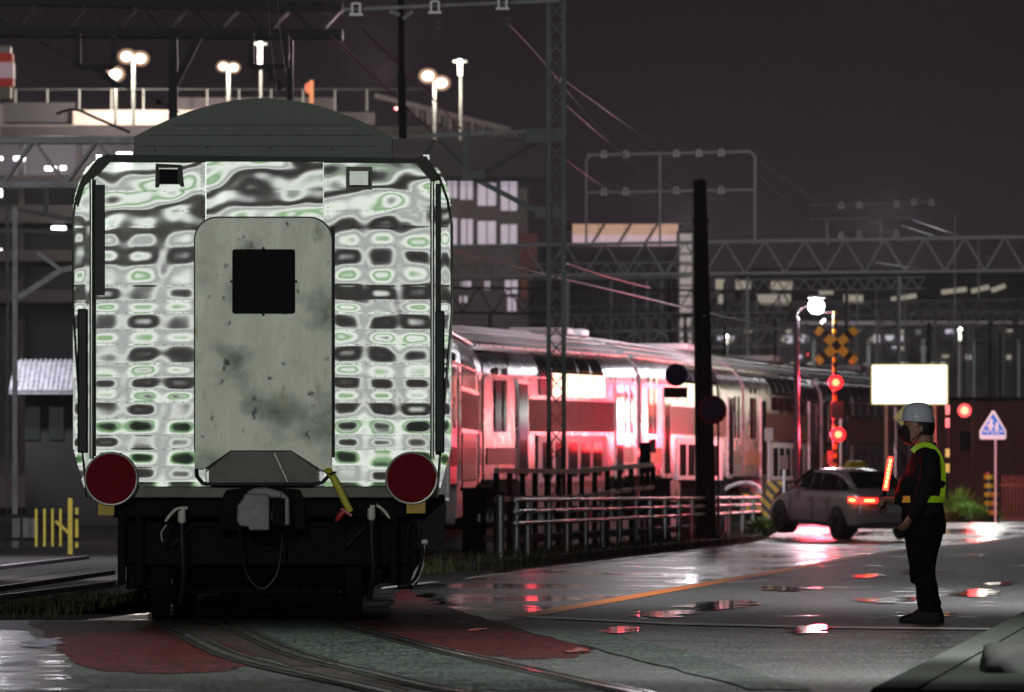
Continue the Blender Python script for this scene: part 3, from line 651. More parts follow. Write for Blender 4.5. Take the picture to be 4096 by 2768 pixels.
# ------------------------------------------------------------------ roadside things
m_cab = mat('dark_cabinet', (.010, .010, .010), .7, spec=.15, var=.3)
m_galv = mat('galvanised_pipe', (.30, .31, .31), .32, .7, var=.15, vscale=8)
m_pipe = mat('white_painted_pipe', (.80, .80, .82), .3, .1, var=.15, vscale=10)
gr = empty('guard_rail', (-.2, 120.5, 0)); tag(gr, 'three pipe guard rail with many short posts along the left edge of the wet road', 'guard rail')
A, B = Vector((-.05, 120.5, 0)), Vector((5.85, 200, 0))
for z in (.95, .785, .615):
    b = MB(); b.tube([A + Vector((.1, 1, z)), B + Vector((0, 0, z + .02))], .030, 10); b.build('pipe_rail', m_pipe, gr, smooth=True)
b = MB(); b.tube([A + Vector((-.12, 0, 0)), A + Vector((-.12, 0, 1.0)), A + Vector((-.12, 0, 1.02))], [.062, .062, .03], 16); b.build('end_post', m_galv, gr, smooth=True)
pxs = [2065, 2110, 2195, 2268, 2342, 2410, 2478, 2545, 2600, 2660, 2716, 2768, 2818, 2870, 2916, 2968, 3010]
for i, px in enumerate(pxs):
    # intersection of the view line with the rail line
    t0, t1 = 0., 1.
    for _ in range(40):
        t = (t0 + t1) / 2; p = A.lerp(B, t)
        if 2048 + p.x / p.y * F < px: t0 = t
        else: t1 = t
    p = A.lerp(B, t); b = MB(); b.tube([p + Vector((0, .06, .06)), p + Vector((0, .06, .98)), p + Vector((0, .06, 1.0))], [.055, .055, .025], 12)
    b.bar(p + Vector((-.05, .05, .62)), p + Vector((.10, .0, .80)), .03); b.build('post', m_galv, gr, smooth=True)
# pedestrian fence behind it
m_fence = mat('grey_steel_fence', (.30, .29, .28), .45, .3, var=.2, vscale=6)
fn = empty('steel_fence', W(1995, 1985, 262)); tag(fn, 'grey steel fence of two flat rails between the pipe guard rail and the train', 'fence')
fa, fb, fc = W(1985, 1882, 262), W(2300, 1886, 232), W(2612, 1858, 205)
def fpt(t): return fa.lerp(fb, t * 2) if t < .5 else fb.lerp(fc, t * 2 - 1)
for dz in (0, -.44):
    for p, q in ((fa, fb), (fb, fc)):
        b = MB(); b.bar(p + Vector((0, 0, dz)), q + Vector((0, 0, dz)), .06, .08); b.build('fence_rail', m_fence, fn)
for i in range(14):
    p = fpt(i / 13); b = MB(); b.box((p.x, p.y + .06, p.z / 2 - .02), (.09, .08, p.z - .04)); b.build('post', m_cab, fn)
m_conc = mat('stained_concrete', (.14, .13, .125), .75, var=.35, vscale=3, bump=.4, bscale=12)
cw = empty('concrete_wall', (0, 130, 0)); tag(cw, 'low wall of stained concrete panels behind the pipe guard rail', 'wall')
q0, q1 = W(2020, 2110, 255), W(2760, 2100, 190)
for i in range(9):
    p, q = q0.lerp(q1, i / 9 + .003), q0.lerp(q1, (i + 1) / 9 - .003); b = MB(); b.bar(Vector((p.x, p.y, .33)), Vector((q.x, q.y, .33)), .66, .12); b.build('panel', m_conc, cw)
def cabinet(px0, px1, py0, s, label, hood=True, m=m_cab):
    p = W((px0 + px1) / 2, 1985, s); wd = (px1 - px0) / s; h = 1 + (1985 - py0) / s
    r = empty('equipment_cabinet', (p.x, p.y, 0)); b = MB(); b.box((p.x, p.y, h / 2), (wd, .45, h)); b.build('case', m, r, bevel=.02)
    if hood: b = MB(); b.box((p.x, p.y, h + .02), (wd + .08, .55, .05)); b.build('hood', m, r)
    b = MB(); b.box((p.x + wd * .2, p.y - .235, h * .6), (.03, .03, .12)); b.build('handle', m_scr, r)
    return tag(r, label, 'cabinet', 'trackside equipment cabinets')
cabinet(1850, 1945, 1962, 250, 'tall black trackside cabinet left of the end post of the guard rail')
cabinet(2616, 2682, 1922, 195, 'small black cabinet just right of the grey steel fence')
cabinet(2722, 2784, 1928, 186, 'small black cabinet tucked behind the left side of the tall black pole')
cabinet(2840, 2900, 1930, 176, 'small black cabinet just right of the foot of the tall black pole')
# lattice mast
m_mast = mat('green_grey_mast_paint', (.09, .115, .09), .6, .2, var=.3, vscale=2)
def lattice(p, z0, z1, wd, name, label, cat, m, bays, t=.06, group=None, dep=None):
    r = empty(name, (p.x, p.y, z0)); dep = dep or wd
    for sx in (-1, 1):
        for sy in (-1, 1):
            b = MB(); b.bar((p.x + sx * wd / 2, p.y + sy * dep / 2, z0), (p.x + sx * wd / 2, p.y + sy * dep / 2, z1), t * 1.35, t); b.build('corner_angle', m, r)
    b = MB(); h = (z1 - z0) / bays
    for sy in (-1, 1):
        for i in range(bays):
            s = 1 if i % 2 else -1
            b.bar((p.x - s * wd / 2, p.y + sy * dep / 2 + .01, z0 + i * h), (p.x + s * wd / 2, p.y + sy * dep / 2 + .01, z0 + (i + 1) * h), t * .5, .02)
            b.bar((p.x + s * wd / 2, p.y + sy * dep / 2 - .01, z0 + i * h), (p.x - s * wd / 2, p.y + sy * dep / 2 - .01, z0 + (i + 1) * h), t * .5, .02)
    for sx in (-1, 1):
        for i in range(bays):
            s = 1 if i % 2 else -1; b.bar((p.x + sx * wd / 2, p.y - s * dep / 2, z0 + i * h), (p.x + sx * wd / 2, p.y + s * dep / 2, z0 + (i + 1) * h), .02, t * .5)
    struct(b.build('lacing', m, r), 'stuff'); del r.children[-1]['kind']
    return tag(r, label, cat, group)
pm = W(2225, 1985, 222); lattice(Vector((pm.x, pm.y, 0)), 0, 11.5, .27, 'catenary_mast', 'green grey lattice steel mast standing in front of the bright train windows', 'mast', m_mast, 36)
for x_, y_ in ((2240, 560), (2235, 870)):
    pass
# tall tapered pole with two signs seen from the back
m_pole = mat('black_pole_concrete', (.010, .010, .011), .8, spec=.1, var=.2)
pp = W(2825, 1985, 195); pl = empty('utility_pole', (pp.x, pp.y, 0)); tag(pl, 'tall thick black tapered pole in the middle of the picture carrying two round signs', 'utility pole')
hp = 1 + (1985 - 722) / 195
b = MB(); b.tube([(pp.x, pp.y, 0), (pp.x - .05, pp.y, 2.9), (pp.x - .135, pp.y, hp), (pp.x - .135, pp.y, hp + .03)], [.215, .19, .135, .05], 24); b.build('shaft', m_pole, pl, smooth=True)
b = MB(); b.tube([(pp.x - .115, pp.y, 6.6), (pp.x - .115, pp.y, 6.7)], .17, 20); b.build('pole_band', m_pole, pl)
for zz in (2.8, 4.7):
    b = MB(); b.bar((pp.x - .07, pp.y - .20, zz), (pp.x - .02, pp.y - .22, zz), .02); b.build('step_bolt', m_scr, pl)
m_sblue = mat('faded_blue_sign', (.008, .014, .05), .7, spec=.1); m_sred = mat('dark_red_sign', (.04, .006, .009), .7, spec=.1)
t0 = W(2645, 1535, 198)
sg = empty('traffic_sign', W(2705, 1500, 199)); tag(sg, 'dark round sign with a small plate below it left of the tall black pole', 'sign')
b = MB(); c = W(2705, 1500, 199); b.disc((c.x, c.z), .228, c.y - .01, c.y + .02, 36); b.build('sign_disc', m_sblue, sg)
b = MB(); c = W(2703, 1570, 199); b.prism(rrect(c.x - .235, c.x + .235, c.z - .105, c.z + .105, .02, 3), c.y - .01, c.y + .015); b.build('sign_plate', m_cab, sg)
b = MB(); c = W(2740, 1527, 198); e = W(2845, 1527, 198); b.tube([c + Vector((0, .05, 0)), e + Vector((0, -.25, 0))], .018, 8); b.tube(cspline([W(2845, 1529, 198, -.2), W(2862, 1536, 198, -.2), W(2870, 1560, 198, -.2), W(2872, 1640, 198, -.2), W(2872, 2000, 198, -.2), (W(2872, 1985, 198).x, W(2872, 1985, 198).y - .2, 0)], 4), .022, 8); b.build('sign_pole', m_pole, sg, smooth=True)
sg = empty('traffic_sign', W(2848, 1640, 200)); tag(sg, 'dark blue no parking sign with red rim right of the tall black pole', 'sign')
c = W(2848, 1640, 200); b = MB(); b.disc((c.x, c.z), .29, c.y - .32, c.y - .30, 40); b.build('sign_rim', m_sred, sg)
b = MB(); b.disc((c.x, c.z), .215, c.y - .335, c.y - .321, 40); b.build('sign_disc', m_sblue, sg)
b = MB(); b.bar((c.x - .16, c.y - .345, c.z + .16), (c.x + .16, c.y - .345, c.z - .16), .045, .008); b.build('sign_stroke', m_sred, sg)
# crossing signal seen from behind, its red lamp lighting the train
m_redl = mat('red_lamp', (.8, .05, .04), .3, emis=(1.0, .006, .010), es=5)
m_redc = mat('red_lamp_core', (.9, .2, .1), .3, emis=(1.0, .20, .08), es=4.5)
p = W(2590, 1985, 205); cs = empty('crossing_signal', (p.x, p.y, 0)); tag(cs, 'black crossing signal seen from behind, standing right at the end of the grey steel fence', 'crossing signal')
b = MB(); b.tube([(p.x, p.y, 0), (p.x, p.y, 2.0)], .05, 10); b.build('pole', m_cab, cs)
b = MB(); b.box((p.x - .05, p.y, 1.75), (.22, .30, .60)); b.build('lamp_housing', m_cab, cs, bevel=.03)
c = (p.x + .10, p.y - .16, 1.98); b = MB(); b.box(c, (.13, .01, .26)); b.build('notice_plate', mat('red_white_notice', (.30, .08, .10), .5, var=.8, vscale=12), cs)
m_rdim = mat('red_signal_lens', (.6, .03, .03), .3, emis=(1, .05, .05), es=14)
b = MB(); b.tube([(p.x - .1, p.y + .16, 1.85), (p.x - .1, p.y + .19, 1.85)], .09, 16); b.build('lens', m_rdim, cs)
lamp('signal_and_added_red', 'POINT', (p.x - .1, p.y + .6, 1.9), 110, (1, .05, .10), .08)
lamp('signal_and_added_red', 'POINT', (.3, 131, 2.0), 14, (1, .05, .08), .08)  # red light added for the fence end, no signal here
lamp('signal_and_added_red', 'SPOT', (5.6, 178, 2.4), 260, (1, .06, .12), .1, (1.8, 184, 2.5), 110, .8)  # red light added to tint the train side, no signal here
lamp('train_side_fill', 'SPOT', (5.8, 178, 9.0), 900, (1, .84, .93), .4, (.5, 180.5, 3.0), 96, .6)  # added to light the train side, without a fixture
# striped crossing protection
m_ys = mat('yellow_stripe', (.55, .34, .02), .5, var=.15); m_bs = mat('black_stripe', (.015, .015, .015), .5)
def stripe_mat(name, ang, sc):
    m = bpy.data.materials.new(name); m.use_nodes = True; t = m.node_tree; bs = t.nodes['Principled BSDF']; bs.inputs['Roughness'].default_value = .45
    co = t.nodes.new('ShaderNodeTexCoord'); mp = t.nodes.new('ShaderNodeMapping'); mp.inputs['Rotation'].default_value = (0, rad(ang), 0); t.links.new(co.outputs['Object'], mp.inputs[0])
    wv = t.nodes.new('ShaderNodeTexWave'); wv.bands_direction = 'X'; wv.inputs['Scale'].default_value = sc; t.links.new(mp.outputs[0], wv.inputs['Vector'])
    cr = t.nodes.new('ShaderNodeValToRGB'); cr.color_ramp.interpolation = 'CONSTANT'; cr.color_ramp.elements[0].color = (.012, .012, .012, 1); cr.color_ramp.elements[1].color = (.60, .36, .015, 1); cr.color_ramp.elements[1].position = .5
    t.links.new(wv.outputs['Fac'], cr.inputs[0]); t.links.new(cr.outputs[0], bs.inputs['Base Color']); return m
m_stripe = stripe_mat('yellow_black_stripes', 45, 1.6); m_stripeh = stripe_mat('yellow_black_rings', 90, 1.35)
p = W(3040, 1985, 168); br = empty('crossing_barrier', (p.x, p.y, 0)); tag(br, 'yellow and black striped hoop and boards protecting the crossing gear left of the taxi', 'barrier')
s = 166
b = MB(); b.tube(cspline([W(2890, 1965, s), W(2920, 1945, s), W(2965, 1932, s), (W(3010, 1935, s)), W(3040, 1958, s), W(3048, 2040, s), W(3048, 2150, s)], 5), .045, 12); b.build('hoop', m_pipe, br, smooth=True)
b = MB(); b.prism([(W(x, y, s).x, W(x, y, s).z) for x, y in ((3052, 1925), (3130, 1925), (3080, 1990), (3066, 2050), (3050, 2100), (3030, 2100), (3050, 1985))], p.y - .3, p.y - .26); b.build('chevron_board', m_stripe, br)
b = MB(); b.b2(W(2950, 1, s).x, W(3080, 1, s).x, p.y - .2, p.y - .15, W(1, 2050, s).z, W(1, 1975, s).z); b.build('striped_board', m_stripe, br)
b = MB(); b.b2(W(2900, 1, s).x, W(3060, 1, s).x, p.y + .1, p.y + .7, 0, W(1, 1985, s).z); b.build('gate_motor_box', m_cab, br, bevel=.03)
# small signs before the train
m_pink = mat('pale_sign_plate', (.42, .30, .30), .5, var=.2, vscale=9)
for px, py, s, lb, mm in ((3075, 1738, 168, 'small pale rectangular sign on a thin white post in front of the train', m_pink), (3325, 1830, 165, 'small red and white notice plate above the taxi roof', mat('red_white_plate', (.5, .22, .22), .5, var=.9, vscale=7)),
                      (3135, 1850, 172, 'small dark red plate on a low post behind the striped barrier', mat('dark_red_plate', (.09, .03, .03), .5))):
    c = W(px, py, s); sg = empty('notice_sign', (c.x, c.y, 0)); tag(sg, lb, 'sign')
    b = MB(); b.prism(rrect(c.x - .10, c.x + .10, c.z - .16, c.z + .16, .02, 3), c.y - .02, c.y); b.build('sign_plate', mm, sg)
    b = MB(); b.tube([(c.x, c.y + .03, 0), (c.x, c.y + .03, c.z + .1)], .03, 8); b.build('post', m_pipe, sg, smooth=True)
# street lamp pole and its bright head
def glow_mat(name, col, es): return mat(name, (.9, .9, .9), .3, emis=col, es=es)
m_lw = glow_mat('bright_white_lamp', (.96, .93, 1.0), 60)
s = 165; c = W(3187, 1985, s); lp = empty('street_lamp', (c.x, c.y, 0)); tag(lp, 'dark lamp post with a glaring white head high above the taxi', 'street lamp')
b = MB(); b.tube([(c.x, c.y, 0), (c.x - .01, c.y, 5.35)], [.085, .06], 14); b.build('pole', mat('dark_pole_paint', (.045, .035, .05), .45, .3), lp, smooth=True)
b = MB(); b.tube(cspline([W(3184, 1268, s), W(3200, 1235, s), (W(3240, 1222, s))], 5), .03, 8); b.build('arm', m_galv, lp, smooth=True)
hc = W(3265, 1225, s)
def ball(b, c, r, n=16, sc=(1, 1, 1)):
    c = Vector(c); rg = []
    for i in range(1, n // 2):
        a = math.pi * i / (n // 2); rg.append([c + Vector((r * math.sin(a) * math.cos(2 * math.pi * j / n) * sc[0], r * math.sin(a) * math.sin(2 * math.pi * j / n) * sc[1], r * math.cos(a) * sc[2])) for j in range(n)])
    b.loft(rg); return b
b = MB(); ball(b, hc, .19); hd = b.build('lamp_head', m_lw, lp, smooth=True)
b = MB(); b.box((hc.x + .02, hc.y + .1, hc.z + .22), (.4, .4, .06)); b.build('lamp_cap', m_galv, hd)
lamp('lamp_head_light', 'POINT', (hc.x - .1, hc.y + .6, hc.z - .1), 900, (.95, .92, 1), .2)
b = MB(); b.bar(W(3285, 1292, s), W(3300, 1278, s), .05); b.build('second_tube', glow_mat('white_tube_glow', (1, 1, 1), 12), lp)
# level crossing signal
s = 165; c = W(3340, 1985, s); xs_ = empty('crossing_signal', (c.x, c.y, 0)); tag(xs_, 'level crossing signal with a yellow and black crossbuck and two glowing red lamps', 'crossing signal')
b = MB(); b.tube([(c.x, c.y, 0), (c.x, c.y, W(1, 1245, s).z)], .055, 14); b.build('pole', m_stripeh, xs_, smooth=True)
xc = W(3345, 1382, s)
m_xa = mat('crossbuck_amber', (.50, .28, .02), .4, var=.1, emis=(1, .50, .02), es=.10)  # amber glows faintly in place of retroreflected light
for sg_, da in ((1, 40), (-1, -40)):
    b = MB(); d = Vector((math.cos(rad(da)), 0, math.sin(rad(da)))); n_ = Vector((-d.z, 0, d.x)); 
    b.mi = 0; y_ = c.y - .12 - (.03 if sg_ > 0 else 0)
    cuts = [-.62, -.46, -.32, -.09, .09, .32, .46, .62]
    for k in range(7):
        b.mi = 1 if k % 2 else 0
        a0, a1 = cuts[k], cuts[k + 1]; q = [xc + d * a0 + n_ * .10, xc + d * a1 + n_ * .10, xc + d * a1 - n_ * .10, xc + d * a0 - n_ * .10]
        b.prism([(v.x, v.z) for v in q], y_, y_ + .02)
    b.build('crossbuck_arm', [m_xa, m_bs], xs_)
for px, py in ((3342, 1530), (3352, 1738)):
    q = W(px, py, s); b = MB(); b.tube([(q.x, c.y - .14, q.z), (q.x, c.y - .13, q.z), (q.x, c.y, q.z)], [.30 * .6, .18, .18], 24); hs_ = b.build('signal_backplate', mat('signal_black', (.02, .004, .004), .4), xs_)
    b = MB(); b.tube([(q.x, c.y - .16, q.z), (q.x, c.y - .145, q.z)], .175, 24); b.build('red_lens', m_redl, hs_)
    b = MB(); b.tube([(q.x, c.y - .18, q.z), (q.x, c.y - .165, q.z)], .085, 20); b.build('lens_centre', m_redc, hs_)
    b = MB(); b.tube([(q.x, c.y - .14, q.z + .17), (q.x, c.y - .36, q.z + .17)], .02, 6); b.build('hood', m_bs, hs_)
    lamp('signal_light', 'POINT', (q.x, c.y - .5, q.z - .3), 20, (1, .03, .03), .1)
    lamp('signal_light', 'POINT', (q.x - .45, c.y + .35, q.z), 720, (1, .04, .08), .22)
q = W(3342, 1640, s); b = MB(); b.box((q.x + .06, q.y, q.z), (.32, .2, .42)); b.build('speaker_box', mat('signal_black', (.02, .004, .004), .4), xs_, bevel=.03)
b = MB(); b.tube([W(3290, 1250, s), W(3345, 1250, s)], .02, 8); b.build('cross_arm', m_galv, xs_)
# glowing billboard
m_bill = mat('glowing_board', (.9, .9, .85), .4, emis=(1.0, .95, .68), es=3.0)
s = 150; c = W(3638, 1536, s); bb = empty('billboard', (W(3545, 1, s).x, c.y, 0)); tag(bb, 'glowing blank white billboard above and behind the guard', 'billboard')
x0, x1, z0, z1 = W(3490, 1, s).x, W(3786, 1, s).x, W(1, 1613, s).z, W(1, 1462, s).z
b = MB(); b.b2(x0, x1, c.y - .02, c.y + .12, z0, z1); b.build('board', m_bill, bb)
b = MB(); b.b2(x0 - .03, x1 + .03, c.y, c.y + .16, z1, z1 + .05); b.b2(x0 - .03, x1 + .03, c.y, c.y + .16, z0 - .05, z0); b.b2(x0 - .05, x0, c.y, c.y + .16, z0 - .05, z1 + .05); b.b2(x1, x1 + .05, c.y, c.y + .16, z0 - .05, z1 + .05); b.build('frame', mat('pale_yellow_frame', (.45, .42, .22), .5), bb)
for xx in (3545, 3740): b = MB(); b.tube([(W(xx, 1, s).x, c.y + .25, 0), (W(xx, 1, s).x, c.y + .25, z1)], .05, 10); b.build('post', mat('rusty_post', (.22, .14, .10), .5), bb)
b = MB(); b.box((W(3655, 1, s).x, c.y - .1, z1 + .12), (.25, .3, .14)); b.build('spot_lamp', m_cab, bb)
# yellow warning diamond
s = 205; c = W(3628, 1668, s); dm = empty('warning_sign', (c.x, c.y, 0)); tag(dm, 'yellow diamond warning sign half hidden behind the white helmet', 'sign')
h = .27; b = MB(); b.prism([(c.x - h, c.z), (c.x, c.z - h), (c.x + h, c.z), (c.x, c.z + h)], c.y, c.y + .02); b.build('sign_plate', mat('warning_yellow', (.80, .68, .22), .4, emis=(1, .8, .3), es=.10), dm)  # slight glow put in for light the sheeting returns
b = MB(); b.tube([(c.x + .05, c.y + .05, 0), (c.x + .05, c.y + .05, c.z)], .035, 10); b.build('post', m_galv, dm)
# school crossing sign
s = 160; c = W(3983, 1985, s); sc_ = empty('school_crossing_sign', (c.x, c.y, 0)); tag(sc_, 'blue house shaped school crossing sign with two white walking figures on a white post', 'sign')
b = MB(); b.tube([(c.x, c.y + .03, 0), (c.x, c.y + .03, 2.5)], .030, 12); b.build('post', mat('white_post', (.70, .68, .66), .4, var=.1, emis=(1, .95, .9), es=.04), sc_, smooth=True)  # faint emission paints caught light onto the post
def sp_(px, py): q = W(3880 + px * 216 / 1697, 1600 + py * 200 / 1571, s); return (q.x, q.z)
m_sb = mat('sign_blue', (.02, .20, .70), .4, emis=(.02, .26, .90), es=.35); m_sw = mat('sign_white', (.80, .80, .82), .4, emis=(.85, .88, 1), es=.35)  # sign colours glow as painted-in retroreflection
b = MB(); b.prism([sp_(300, 960), sp_(690, 340), sp_(730, 325), sp_(775, 345), sp_(1130, 960), sp_(1130, 1190), sp_(1090, 1240), sp_(345, 1235), sp_(300, 1180)], c.y - .03, c.y - .01); b.build('sign_border', m_sw, sc_)
b = MB(); b.prism([sp_(368, 985), sp_(722, 425), sp_(1085, 985), sp_(1085, 1095), sp_(368, 1095)], c.y - .036, c.y - .031); b.build('sign_face', m_sb, sc_)
def fig(head, hr, body):
    b = MB(); h_ = sp_(*head); b.disc(h_, hr / 1256., c.y - .042, c.y - .037, 14)
    for pl_ in body: b.prism([sp_(*q) for q in pl_], c.y - .0415 , c.y - .0371)
    return b.build('pictogram', m_sw, sc_)
fig((665, 650), 62, [[(620, 690), (700, 690), (715, 820), (690, 900), (590, 900), (600, 800)], [(610, 720), (510, 830), (545, 860), (620, 790)], [(590, 895), (640, 905), (600, 990), (560, 1065), (520, 1050), (560, 980)], [(640, 895), (690, 895), (705, 980), (730, 1075), (690, 1080), (665, 1000)], [(700, 790), (760, 800), (755, 840), (700, 850)]])
fig((845, 735), 48, [[(805, 770), (880, 770), (905, 880), (870, 940), (790, 940), (775, 860)], [(790, 935), (840, 935), (810, 1010), (785, 1065), (755, 1050), (780, 990)], [(845, 935), (890, 935), (890, 1010), (900, 1080), (860, 1080)]])
b = MB(); 
b.prism([sp_(410, 950), sp_(520, 940), sp_(520, 1000), sp_(410, 1005)], c.y - .0415, c.y - .0371); b.build('pictogram', m_sw, sc_)
b = MB(); b.prism([sp_(935, 950), sp_(1035, 955), sp_(1030, 1005), sp_(935, 1000)], c.y - .0415, c.y - .0371); b.build('pictogram', m_sw, sc_)
# dark red shed
m_shed = mat('dark_red_cladding', (.085, .010, .014), .55, var=.2, vscale=1.5, bump=.2, bscale=5)
s = 140; x0, x1 = W(3745, 1, s).x, W(4400, 1, s).x; y0 = F / s; zt = W(1, 1605, s).z
sh = empty('shed', ((x0 + x1) / 2, y0 + 2, 0)); tag(sh, 'dark red corrugated shed at the right edge behind the school crossing sign', 'shed')
b = MB(); b.b2(x0, x1, y0, y0 + 4, 0, zt)
for i in range(16): xx = x0 + (x1 - x0) * (i + .5) / 16; b.box((xx, y0 - .02, zt / 2 - .05), (.04, .05, zt - .1))
b.build('wall', m_shed, sh)
b = MB(); b.b2(x0 - .1, x1, y0 - .25, y0 + 4.2, zt, zt + .12); b.build('roof', m_cab, sh)
b = MB(); b.b2(W(3840, 1, s).x, W(3880, 1, s).x, y0 - .3, y0 - .05, W(1, 1800, s).z, W(1, 1725, s).z); b.build('meter_box', m_cab, sh, bevel=.02)
lamp('shed_signal_light', 'POINT', (W(3900, 1, 150).x, F / 150, 2.6), 110, (1, .06, .06), .2)
q = W(3858, 1642, 148); rs_ = empty('crossing_signal', (q.x + .22, q.y, 0)); tag(rs_, 'single glowing red signal in front of the dark red shed', 'crossing signal')
b = MB(); b.tube([(q.x + .22, q.y, 0), (q.x + .22, q.y, q.z + .3)], .035, 10); b.build('pole', mat('signal_black', (.02, .004, .004), .4), rs_)
b = MB(); b.tube([(q.x, q.y + .1, q.z), (q.x, q.y, q.z)], .20, 24); hs_ = b.build('signal_backplate', mat('signal_black', (.02, .004, .004), .4), rs_)
b = MB(); b.tube([(q.x, q.y - .03, q.z), (q.x, q.y - .01, q.z)], .17, 24); b.build('red_lens', m_redl, hs_)
b = MB(); b.tube([(q.x, q.y - .06, q.z), (q.x, q.y - .04, q.z)], .10, 20); b.build('lens_centre', m_redc, hs_)
for px in (3790,):
    for k, (a, b__) in enumerate(((1620, 1658), (1672, 1710))):
        q0 = W(px, a, 150); q1 = W(px, b__, 150); 
        if k == 0: ref = empty('reflector_post', (q0.x, q0.y, 0)); tag(ref, 'post with two red reflectors above two yellow ones, left of the plants', 'marker post')
        b = MB(); b.b2(q0.x - .055, q0.x + .055, q0.y - .02, q0.y, q1.z, q0.z); b.build('red_reflector', mat('red_reflector', (.7, .03, .05), .3, emis=(1, .06, .10), es=1.0), ref)  # emission stands for light the red reflector returns
q0 = W(3790, 1800, 150); b = MB(); b.tube([(q0.x, q0.y + .06, 0), (q0.x, q0.y + .06, W(1, 1600, 150).z)], .04, 10); b.build('post', m_cab, ref)
for a, b__ in ((1795, 1828), (1855, 1890)):
    b = MB(); b.b2(q0.x - .055, q0.x + .055, q0.y - .02, q0.y, W(1, b__, 150).z, W(1, a, 150).z); b.build('yellow_reflector', mat('yellow_reflector', (.75, .5, .08), .3, emis=(1, .6, .1), es=.25), ref)  # weak emission stands for light the yellow reflector returns
# plants and striped guards
m_pl = mat('lit_green_leaves', (.15, .32, .05), .6, var=.5, vscale=4); m_pd = mat('dark_green_leaves', (.07, .12, .02), .7, var=.5, vscale=4)
def plant(px, s, h, spread, n, m, label, seed, wd=.03):
    c = W(px, 1985, s); r = random.Random(seed); b = MB()
    for i in range(n):
        a = r.uniform(0, 6.28); l = r.uniform(.1, 1) * spread; hh = h * r.uniform(.55, 1.05) * (1 - .35 * l / spread)
        o = Vector((c.x + math.cos(a) * l * .45, c.y + math.sin(a) * l * .45, 0)); tip = o + Vector((math.cos(a) * l * .8, math.sin(a) * l * .8, hh * .8)); mid = o.lerp(tip, .5) + Vector((0, 0, hh * .22)); sd = Vector((-math.sin(a), math.cos(a), 0)) * wd * r.uniform(.5, 1.2)
        q1 = o.lerp(mid, .55); b.add([o - sd * .6, o + sd * .6, q1 + sd, q1 - sd, mid + sd, mid - sd, tip], [(0, 1, 2, 3), (3, 2, 4, 5), (5, 4, 6)])
    o = b.build('leafy_plant', m, None, base=(c.x, c.y, 0)); return tag(o, label, 'plant', 'plants before the red shed')
plant(3835, 150, 1.75, .75, 520, m_pl, 'tall light green plant with long arching leaves right behind the guard', 1, .035)
plant(3880, 152, 1.15, 1.0, 700, m_pl, 'wide light green bush between the guard and the striped guards', 2)
plant(3805, 158, .9, .8, 500, m_pd, 'low dark green plant at the foot of the tall light green one', 3)
plant(3925, 156, .85, .7, 450, m_pd, 'low dark green plant beside the white post of the school sign', 4)
plant(3060, 176, .75, .7, 500, m_pd, 'dark green tuft at the far end of the guard rail beside the taxi front wheel', 5)
plant(4060, 146, 1.1, .9, 500, m_pd, 'dark bush right of the school crossing sign', 6)
for px, top, s, lb in ((3955, 1888, 150, 'thick yellow and black striped guard post left of the school sign'), (3975, 1960, 156, 'short yellow and black striped guard post at the foot of the school sign')):
    c = W(px, 1985, s); b = MB(); zt = W(1, top, s).z; b.tube([(c.x, c.y, 0), (c.x, c.y, zt - .06), (c.x, c.y, zt)], [.13, .13, .06], 16); tag(b.build('guard_post', m_stripeh, smooth=True), lb, 'guard post')
c = W(4050, 1985, 149); rf = empty('picket_fence', (c.x, c.y, 0)); tag(rf, 'dark red picket fence at the right edge below the shed', 'fence')
m_rf = mat('red_fence_paint', (.22, .03, .035), .5)
for i in range(9):
    xx = W(4012 + i * 14, 1, 149).x; b = MB(); b.box((xx, c.y, .78), (.035, .03, 1.56)); b.build('picket', m_rf, rf)
for zz in (.4, 1.3): b = MB(); b.box((W(4068, 1, 149).x, c.y + .04, zz), (.95, .03, .06)); b.build('fence_rail', m_rf, rf)
# left: yellow barrier, white box, house with tiled roof
m_yb = mat('yellow_barrier_paint', (.66, .54, .03), .45, var=.2, vscale=8)
s = 232; c = W(200, 1985, s); yb_ = empty('yellow_barrier', (c.x, c.y, 0)); tag(yb_, 'yellow railing beside the side track left of the leading rail car', 'barrier')
def sb(x0, x1, y0, y1, m, nm, th=.04, dy=0):
    b = MB(); p, q = W(x0, y1, s, dy), W(x1, y0, s, dy); b.b2(p.x, q.x, p.y - th / 2, p.y + th / 2, p.z, q.z); b.build(nm, m, yb_)
for xx in (30, 85, 145, 178, 210, 242): sb(xx - 5, xx + 5, 2035, 2185, m_yb if xx > 120 else m_cab, 'baluster')
sb(300, 312, 2030, 2190, m_yb, 'baluster', dy=.1); sb(272, 290, 1992, 2222, m_yb, 'post', .07)
sb(0, 312, 2058, 2072, m_cab, 'top_rail', .05, .06); sb(0, 312, 2150, 2164, m_cab, 'bottom_rail', .05, .06)
b = MB(); b.bar(W(222, 2085, s), W(280, 2135, s), .05); b.build('brace', m_yb, yb_)
s = 205; c = W(108, 1985, s); wb = empty('white_box', (c.x, c.y, 0)); tag(wb, 'white equipment box on legs behind the yellow railing', 'equipment box')
m_wb = mat('white_box_paint', (.80, .80, .82), .5, var=.2)
b = MB(); b.box((c.x, c.y, W(1, 2110, s).z), (.42, .3, 100 / s)); b.build('case', m_wb, wb, bevel=.01)
for dx in (-.18, .18): b = MB(); b.box((c.x + dx, c.y, .12), (.04, .25, .34)); b.build('leg', m_wb, wb)
b = MB(); b.box((c.x, c.y, .22), (.42, .25, .05)); b.build('base_plate', m_wb, wb)
s = 118; c = W(180, 1985, s); hs = empty('house', (c.x, c.y + 3, 0)); tag(hs, 'dark low house with a shiny pale tiled roof left of the leading rail car', 'house')
m_hw = mat('house_wall', (.030, .026, .028), .8, var=.2); m_tile = mat('glazed_roof_tile', (.50, .50, .55), .25, .1, var=.4, vscale=5)
